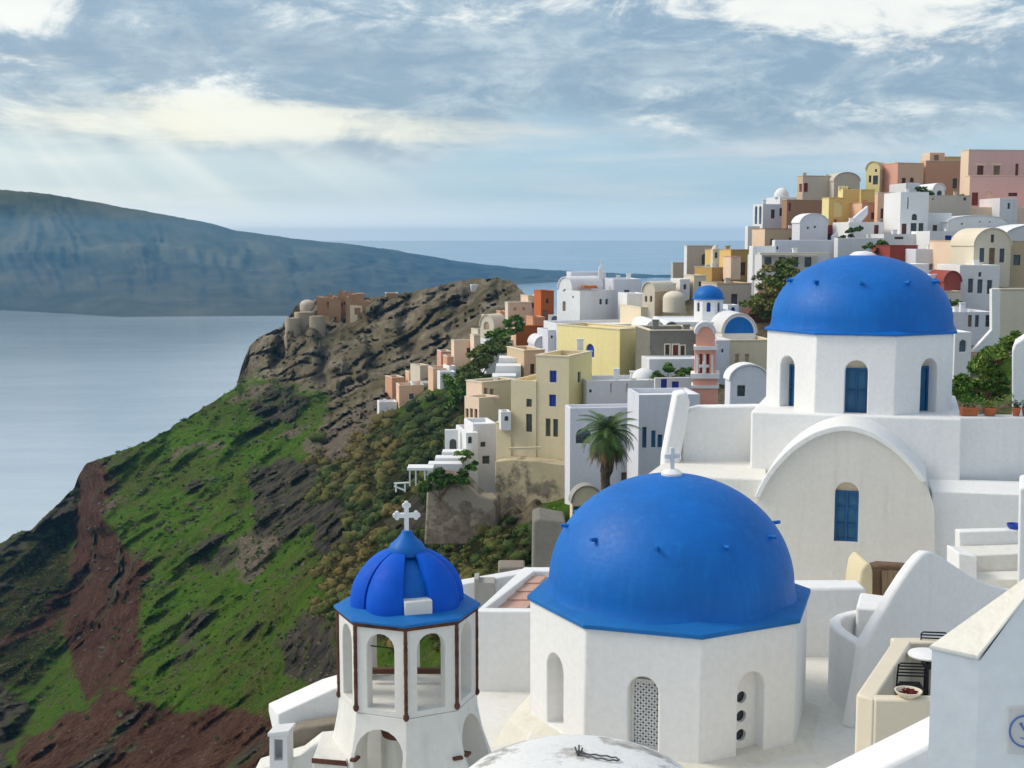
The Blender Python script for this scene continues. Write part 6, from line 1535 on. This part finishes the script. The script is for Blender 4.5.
h2_ = H('', '', (930, 152.5), 164, 210, 16, L=922, R=945, mat=PEACH, root=h.root, part='roof_room', roofmat=CREAM, matL=PEACH_PALE, base=False); h2_.win('R', 936.6, 158.5, 5, 7, BROWN); h2_.done()
G('small golden rooftop block right of the cube room', (945, 157), 168, 212, 8, m3, 962, GOLD, (), 'golden_house', base=False)
h = G('small white arched shelter in front of the terracotta mansion', (933, 190), 204, 184, 6, m3, 945, WHITE_FAR, [('R', 939.5, 195, 5, 9, GLASS, 'a', 'opening', False)], 'white_shelter', roof='vault', rise=.9, base=False, cat='shelter')
G('grey white low house right of the three-window peach house top', (906, 183), 205, 186, 6, m3, 920, WHITE_GREY, (), 'white_house')
h = G('big pink house with two brown shuttered windows, highest at the right edge', (969, 150), 186, 190, 8, 961, 1075, PINK, [('R', 980.5, 169.6, 6.5, 10.5, WOOD), ('R', 996.8, 169.6, 6.5, 10.5, WOODPALE), ('R', 1017, 169.6, 3.4, 12, WOOD)], 'pink_house', matL=PEACH_PALE, roofmat=CREAM)
for px in (980.5, 996.8):
    O, d, n = h.plane('R'); base, ww, hh = opening(O, n, px, 164, 11, 3); mb = MB(); mb.prism([base + d * s_ + V((0, 0, z)) + n * .05 for s_, z in ((-ww / 2, 0), (ww / 2, 0), (ww / 2, .3), (-ww / 2, .3))], -n * .07); mb.build('lintel', PEACH_PALE, h.root)
G('pink lower storey house with red door and pale arched doorway', (970, 176), 215, 184, 6, 965, 1075, PINK, [('R', 975, 199, 6.5, 13, REDWOOD, 'r', 'door'), ('R', 989, 199, 7, 15, PEACH_PALE, 'a', 'doorway', False), ('R', 1013, 194.5, 9, 3.5, WOOD)], 'pink_house', roofmat=PEACH_PALE, matL=PEACH_PALE)
G('pink terrace wall in front of the lower pink storey', (966, 207), 228, 178, 4, m3, 1075, PEACH_PALE, (), 'terrace_wall', 'wall', parapet=.1, roofmat=ROSE)
h = G('small white roof hut with slit window before the pink terrace', (1000, 198), 218, 176, 6, m3, 1018, WHITE_GREY, [('R', 1009, 206, 2.6, 6, GLASS)], 'white_hut', 'hut', base=False)
G('white barrel vaulted house with a row of small holes below the pink terrace', (948, 222), 250, 166, 3, m3, 1007, WHITE_FAR, [('R', 962, 224, 1.8, 1.8, GLASS), ('R', 980, 222, 1.5, 1.5, GLASS), ('R', 990, 222, 1.5, 1.5, GLASS)], 'white_house', roof='vault', rise=.8)
G('wide white vaulted roof house at the right edge below the pink houses', (1005, 236), 262, 158, 3, m3, 1075, WHITE_GREY, (), 'white_house', roof='vault', rise=1.4)
G('white house with royal blue door and blue arched window', (930, 231), 266, 156, 4, m3, 978, WHITE_FAR, [('R', 948.3, 241, 6.5, 11, ROYAL, 'r', 'door'), ('R', 961, 237.5, 8, 7, ROYAL, 'a'), ('R', 972, 236, 4, 4, GLASS)], 'white_house')
G('whitewashed terrace house above the dark red wall', (884, 234), 262, 160, 5, m3, 932, WHITE_GREY, [('R', 899, 238, 9, 2.5, WOOD), ('R', 889, 250, 2.5, 5, GLASS)], 'white_house')
G('dark red plastered terrace wall over the large dome', (890, 246), 268, 146, 4, m3, 918, RUST, (), 'red_wall', 'wall', roofmat=RUST)
G('smooth lavender white wall of a house right of the dark red wall', (916, 249), 290, 143, 4, m3, 953, LAVENDER, (), 'white_house')
G('beige house wing with brown hatch left of the yellow gable', (952, 241), 276, 138, 4, m3, 976, PEACH_PALE, [('R', 966, 258, 6, 5, WOOD), ('R', 963, 249, 9, 1.2, WOOD, 'r', 'slot', False)], 'beige_house', roofmat=TAN)
h = G('yellow house with round gable and three tall grey windows', (974, 246), 272, 132, 3, m3, 1011, CREAM_PALE, [('R', 982, 255, 5, 14, GLASSBLUE), ('R', 992, 256.5, 6, 17, WOODPALE, 'r', 'door'), ('R', 1002, 255.5, 5, 14, GLASSBLUE), ('R', 992.6, 238.5, 3.5, 8, GLASS)], 'yellow_house', roof='vault', rise=1.75, roofmat=CREAM_PALE)
G('tan house wall right of the yellow round gable', (1000, 241), 300, 134, 3, m3, 1060, TAN, (), 'tan_house', roofmat=WHITE_GREY)
G('white house front with three grey windows under the yellow gable', (960, 265), 318, 128, 3, m3, 1000, WHITE_FAR, [('R', 970.6, 285.7, 5, 14, GLASSBLUE), ('R', 980, 286.4, 5, 14, GLASSBLUE), ('R', 989.6, 287, 5, 14, GLASSBLUE), ('R', 980, 274.5, 3, 4.5, GLASS)], 'white_house')
G('pale grey low house with dark doors behind the plants', (945, 312), 340, 118, 3, m3, 994, LAVENDER, [('R', 970, 321, 4, 12, WOODPALE, 'r', 'door'), ('R', 977, 321, 4, 12, GLASSBLUE, 'r', 'door'), ('R', 988, 321, 5, 12, GLASS, 'r', 'door'), ('R', 952, 319, 3, 8, GLASS)], 'grey_house')
h = G('cream house with white sloping parapet above the plants at the right edge', (1000, 290), 345, 96, 8, 992, 1070, CREAM_PALE, (), 'cream_house', matL=WHITE_FAR)
MB().prism([P(x, y, 94) for x, y in ((972, 352), (992, 330), (992, 289), (1000, 289), (1000, 345), (985, 352))], (0, .5, 0)).build('stair_parapet', WHITE_FAR, h.root)
rv = G('red barrel vaulted house behind the large dome', (944, 282), 310, 126, 4, m3, 961, RUST, (), 'red_house', roof='vault', rise=1.0, roofmat=RUST)
G('low red shed joined to the red vaulted house', (934, 283), 310, 127, 4, m3, 945, RUST, (), 'red_house', roofmat=RUST)
G('low white vaulted house with open end behind the large dome', (905, 264), 300, 130, 4, m3, 934, WHITE_FAR, [('R', 931, 267, 4, 6, BROWN)], 'white_house')
G('brown beige house wall under the red vault', (936, 292), 325, 124, 4, m3, 962, TAUPE, (), 'beige_house', roofmat=TAUPE)
G('white lower terrace house right of the drum eave', (930, 274), 300, 128, 4, m3, 946, WHITE_FAR, (), 'white_house')
G('small white arched niche house beside the plants', (955, 332), 370, 92, 4, m3, 972, WHITE_FAR, [('R', 963, 346, 7, 12, GLASSBLUE, 'a', 'opening', False)], 'white_house')
# white gable wall at the right edge in the middle distance
tag(MB().prism([P(x, y, 43) for x, y in ((1012, 425), (1012, 352), (1015, 344), (1024, 338), (1060, 330), (1060, 425))], (.78, 2, 0)).build('house_gable', WHITE, bevel=.05), 'white shaded house gable at the right edge behind the flower pots', 'wall')

# ---------------- flower pots and shrubs on the terrace
def pot(label, px, py, wpx, hpx, D, long=False, leafn=120, leafmat_=GREENLEAF, lh=.3, spread=.25, tint=.5):
    p = P(px, py, D); sc = D / F; w_ = wpx * sc; h_ = hpx * sc
    t = thing('flower_pot', label, 'flower pot', (p.x, p.y, ZWT), 0, 'terracotta pots on the white terrace wall')
    if long: MB().prism([V((p.x + a * w_ / 2 * .94, p.y + b_, ZWT + .002)) for a, b_ in ((-1, -.11), (1, -.11), (1, .11), (-1, .11))], (0, 0, h_)).build('trough', TERRACOTTA, t, bevel=.012); MB().prism([V((p.x + a * w_ / 2, p.y + b_, ZWT + h_ * .8)) for a, b_ in ((-1, -.125), (1, -.125), (1, .125), (-1, .125))], (0, 0, h_ * .16)).build('rim', TERRACOTTA, t)
    else: MB().lathe([(w_ * .34, ZWT + .002), (w_ * .46, ZWT + h_ * .78), (w_ * .5, ZWT + h_ * .8), (w_ * .5, ZWT + h_), (w_ * .43, ZWT + h_), (w_ * .42, ZWT + h_ * .85), (0, ZWT + h_ * .85)], (p.x, p.y, 0), 24).build('pot_body', TERRACOTTA, t, smooth=35)
    lv = Leaves(); rr = random.Random(int(px))
    for i in range(leafn // 4):
        a = rr.uniform(0, 6.28); b_ = V((p.x + rr.uniform(-.4, .4) * w_, p.y + rr.uniform(-.08, .08), ZWT + h_ * .85)); tip = b_ + V((math.cos(a) * spread, math.sin(a) * spread * .7, lh * rr.uniform(.5, 1.1)))
        for k in range(5): lv.leaf(b_.lerp(tip, k / 4) - V((0, 0, .1 * (k / 4) ** 2 * spread)), .045, max(0, min(1, tint + rr.uniform(-.2, .3))), rr)
    lv.build('leaves', leafmat_, t)
ZWT = P(955, 417, 36.65).z + .003
pot('long terracotta trough with sparse dark leaves beside the drum corner', 968.5, 415, 17, 8.5, 36.9, True, 140, lh=.45, spread=.2, tint=.3)
pot('terracotta pot with spiky light green leaves, middle of the wall', 989.7, 415, 14, 8.5, 36.9, False, 260, lh=.42, spread=.5, tint=.75)
pot('small terracotta pot with brown dried plant near the right edge', 1016, 415, 9, 8.5, 36.9, False, 90, lh=.25, spread=.12, tint=.05)
pot('small terracotta pot farthest right with a dry stem', 1026, 415, 9, 8.5, 36.9, False, 90, lh=.25, spread=.12, tint=.1)
def bush(name, label, pts, D, n_, size, tint, dep=1.6, cat='shrub', mat=GREENLEAF, seed=1, stem=True, dead=0):
    rr = random.Random(seed); t = thing(name, label, cat, P(pts[0][0], pts[0][1], D))
    lv = Leaves(); sc = D / F
    for px, py, rp_ in pts:
        c = P(px, py, D + rr.uniform(-dep, dep) * .5)
        for _ in range(5):
            cc = c + V((rr.gauss(0, 1) * rp_ * sc * .6, rr.gauss(0, 1) * dep * .25, rr.gauss(0, 1) * rp_ * sc * .45))
            lv.clump(cc, rp_ * sc * .75, n_ // (5 * len(pts)), size, max(0, min(1, .12 + tint + rr.uniform(-.25, .3))), .9, rr)
    lv.build('foliage', mat, t)
    if stem:
        mb = MB()
        for px, py, rp_ in pts:
            c = P(px, py, D); f = P(pts[0][0], pts[0][1], D); f.z -= rp_ * sc * 2
            mb.tube([f, f.lerp(c, .5) + V((rr.gauss(0, .1), 0, .1)), c], [.05, .035, .012], 5)
        mb.build('stems', WOOD, t)
    return t
bush('shrub', 'dense dark green shrub behind the flower pots', [(985, 385, 14), (968, 380, 12), (1002, 376, 13), (985, 365, 13), (1000, 356, 9), (975, 392, 12), (1004, 392, 12), (965, 395, 8)], 47, 6500, .10, .28, 2.0, seed=2)
bush('climbing_plant', 'light green arching plant on top of the dark shrub', [(1000, 350, 8), (1010, 340, 7), (990, 357, 8), (1014, 347, 6), (980, 366, 6)], 46, 1500, .10, .8, 1.2, 'plant', seed=3)
bush('hanging_shrub', 'olive green shrub spilling down the red brown bank left of the dome', [(778, 278, 12), (768, 290, 13), (785, 272, 10), (760, 303, 11), (775, 300, 12), (752, 308, 8), (790, 282, 9), (770, 311, 9)], 132, 5200, .22, .42, 4, mat=OLIVELEAF, seed=4)
bush('shrub', 'dark tree-like shrub beside the deep orange wall', [(496, 338, 8), (505, 334, 8), (512, 326, 7), (500, 346, 8), (515, 318, 5)], 157, 2600, .22, .35, 4, 'tree', seed=5)
bush('shrub', 'brownish green trees right of the boxy peach house', [(478, 366, 11), (488, 360, 9), (470, 374, 9), (495, 352, 9), (508, 350, 6), (482, 352, 8), (500, 345, 8)], 150, 4200, .24, .3, 4, 'trees', mat=OLIVELEAF, seed=6)
bush('shrub', 'bright green shrub patch below the boxy peach house', [(462, 392, 10), (456, 404, 9), (470, 385, 9), (452, 384, 8)], 150, 2600, .22, .55, 4, 'shrub', seed=7)
bush('shrub', 'small green shrubs on the terrace below the grey stone house', [(668, 371, 6), (680, 374, 6), (658, 374, 5), (690, 372, 4)], 100.5, 1500, .14, .4, 2, 'shrub', seed=8)
bush('shrub', 'dark bush below the white pergola terraces', [(440, 482, 10), (452, 477, 9), (463, 480, 7), (430, 490, 9), (474, 468, 4)], 94, 3500, .16, .22, 2, 'shrub', seed=9)
bush('shrub', 'green planting on the white steps under the arched wall', [(462, 456, 6), (470, 453, 4)], 98.5, 600, .13, .7, 1, 'shrub', seed=10)
bush('shrub', 'yellow green pot plant beside the arched cellar', [(550, 514, 6), (546, 518, 5), (556, 516, 4)], 84, 700, .12, .85, 1, 'plant', seed=12)
bush('shrub', 'dark rooftop shrub between the golden and white houses', [(848, 233, 4), (856, 230, 4), (842, 237, 3)], 165, 700, .2, .1, 2, 'shrub', seed=13)
bush('shrub', 'grey green potted plants by the dark red wall', [(870, 248, 4), (884, 246, 4), (877, 252, 3)], 150, 600, .2, .2, 2, 'plants', seed=14)
bush('shrub', 'dark shrub on the pale bank under the white three-window house', [(952, 306, 5), (960, 304, 4), (946, 309, 4)], 122, 600, .15, .25, 2, 'shrub', seed=15)
bush('shrub', 'dark bush before the terracotta mansion steps', [(925, 192, 4), (931, 194, 3), (920, 190, 3)], 182, 500, .22, .1, 2, 'shrub', seed=16)
tag(MB().prism([P(x, y, 134) for x, y in ((745, 345), (748, 314), (760, 300), (776, 278), (800, 268), (815, 345))], (0, 4, 0)).build('red_bank_wall', plaster('red_earth', (.17, .075, .055, 1), .5, (.1, .05, .04, 1), .1, .95, .8, patch=.3, patchcol=(.10, .04, .03, 1)), bevel=.2), 'red brown earth bank wall behind the upper church dome', 'bank')
# stone lane below the upper town and the beached blue boat by the cellar
bo = thing('rowing_boat', 'small royal blue boat shape standing by the arched cellar', 'boat', P(566, 534, 83))
q = P(567, 531.5, 83); mb = MB(); vs = []; n_ = 9
for i in range(n_):
    t = i / (n_ - 1); w_ = .28 * math.sin(math.pi * (t * .9 + .05)) ** .7; z = .12 * (2 * t - 1) ** 2
    x = (t - .5) * 1.5; vs += [V((q.x + x, q.y - w_, q.z + .3 + z)), V((q.x + x, q.y, q.z + z * .6)), V((q.x + x, q.y + w_, q.z + .3 + z)), V((q.x + x, q.y, q.z + .2 + z))]
fs = []
for i in range(n_ - 1):
    for k in range(4): fs.append((i * 4 + k, i * 4 + (k + 1) % 4, i * 4 + 4 + (k + 1) % 4, i * 4 + 4 + k))
fs += [(0, 1, 2, 3), ((n_ - 1) * 4 + 3, (n_ - 1) * 4 + 2, (n_ - 1) * 4 + 1, (n_ - 1) * 4)]
mb.add(vs, fs).build('hull', ROYAL, bo, smooth=50)

# ---------------- the hill under the village, shaped to the foot of every house
bx = np.array(BASES)
ctrl = np.array([(8, 62, -24), (25, 62, -16), (60, 62, -8), (-2, 84, -30), (-8, 100, -33), (90, 90, -6), (150, 150, 0), (150, 240, 8), (60, 300, -10), (25, 260, -45), (10, 230, -45), (40, 60, -12), (-12, 140, -34), (14, 74, -24), (30, 52, -12), (60, 50, -8), (9, 52, -22)])
allb = np.vstack([bx, ctrl])
def hill_z(x, y):
    d2 = (allb[:, 0] - x) ** 2 + (allb[:, 1] - y) ** 2 + 4.0
    w_ = 1 / d2 ** 1.9
    return float((w_ * allb[:, 2]).sum() / w_.sum())
from mathutils import kdtree
KD = kdtree.KDTree(len(slope_vs))
for i_, v_ in enumerate(slope_vs): KD.insert(Vector((v_.x, v_.y, 0)), i_)
KD.balance()
gx = np.arange(-16, 160, 2.0); gy = np.arange(48, 300, 2.2); vs = []; zone = []; fs = []
for x in gx:
    for y in gy:
        xl = -13 + max(0, (y - 100)) * .10
        xx = x + (xl + 16) * max(0, 1 - (x + 16) / 60)
        z = hill_z(xx, y) - .5
        edge = max(0, y - float(np.interp(xx, [-10, 10, 20, 35, 45, 80, 150], [126, 158, 176, 184, 205, 222, 226]))) * .9
        p = V((xx, y, z - edge)); p.z += .5 * noise.fractal(p * .15, .9, 2.1, 4); vs.append(p)
        q_ = KD.find(Vector((p.x, p.y, 0)))
        pp_ = proj(p)[0]
        if p.y < 92 and pp_ < 560: p.z -= 60
        if q_[2] < 5: p.z = min(p.z, slope_vs[q_[1]].z - 1.2)
        vs[-1] = p; nn = noise.noise(p * .07)
        zone.append((0.0, 0.0, .75 if nn > -.2 else .2, .5 + nn, 0.35))
ny = len(gy)
for i in range(len(gx) - 1):
    for j in range(ny - 1): fs.append((i * ny + j, (i + 1) * ny + j, (i + 1) * ny + j + 1, i * ny + j + 1))
land_build('village_hill', vs, fs, zone)
HAZE=0.00017
# ------------------------------------------------------------------ air: even haze over the caldera
if HAZE:
    mb = MB(); mb.box((-9000, -60, SEA - 12), (9000, 5400, 42))
    hm = bpy.data.materials.new('haze_air'); hm.use_nodes = True; nt = hm.node_tree; nt.nodes.clear()
    ho = nt.nodes.new('ShaderNodeOutputMaterial'); pv = nt.nodes.new('ShaderNodeVolumePrincipled')
    pv.inputs['Color'].default_value = (.22, .56, .94, 1); pv.inputs['Density'].default_value = HAZE; pv.inputs['Anisotropy'].default_value = .2
    pv.inputs['Density Attribute'].default_value = ''; pv.inputs['Color Attribute'].default_value = ''
    try: hm.cycles.homogeneous_volume = True
    except Exception: pass
    nt.links.new(pv.outputs[0], ho.inputs['Volume'])
    tag(mb.build('haze', hm), 'pale blue air haze over the caldera', 'haze', kind='stuff')
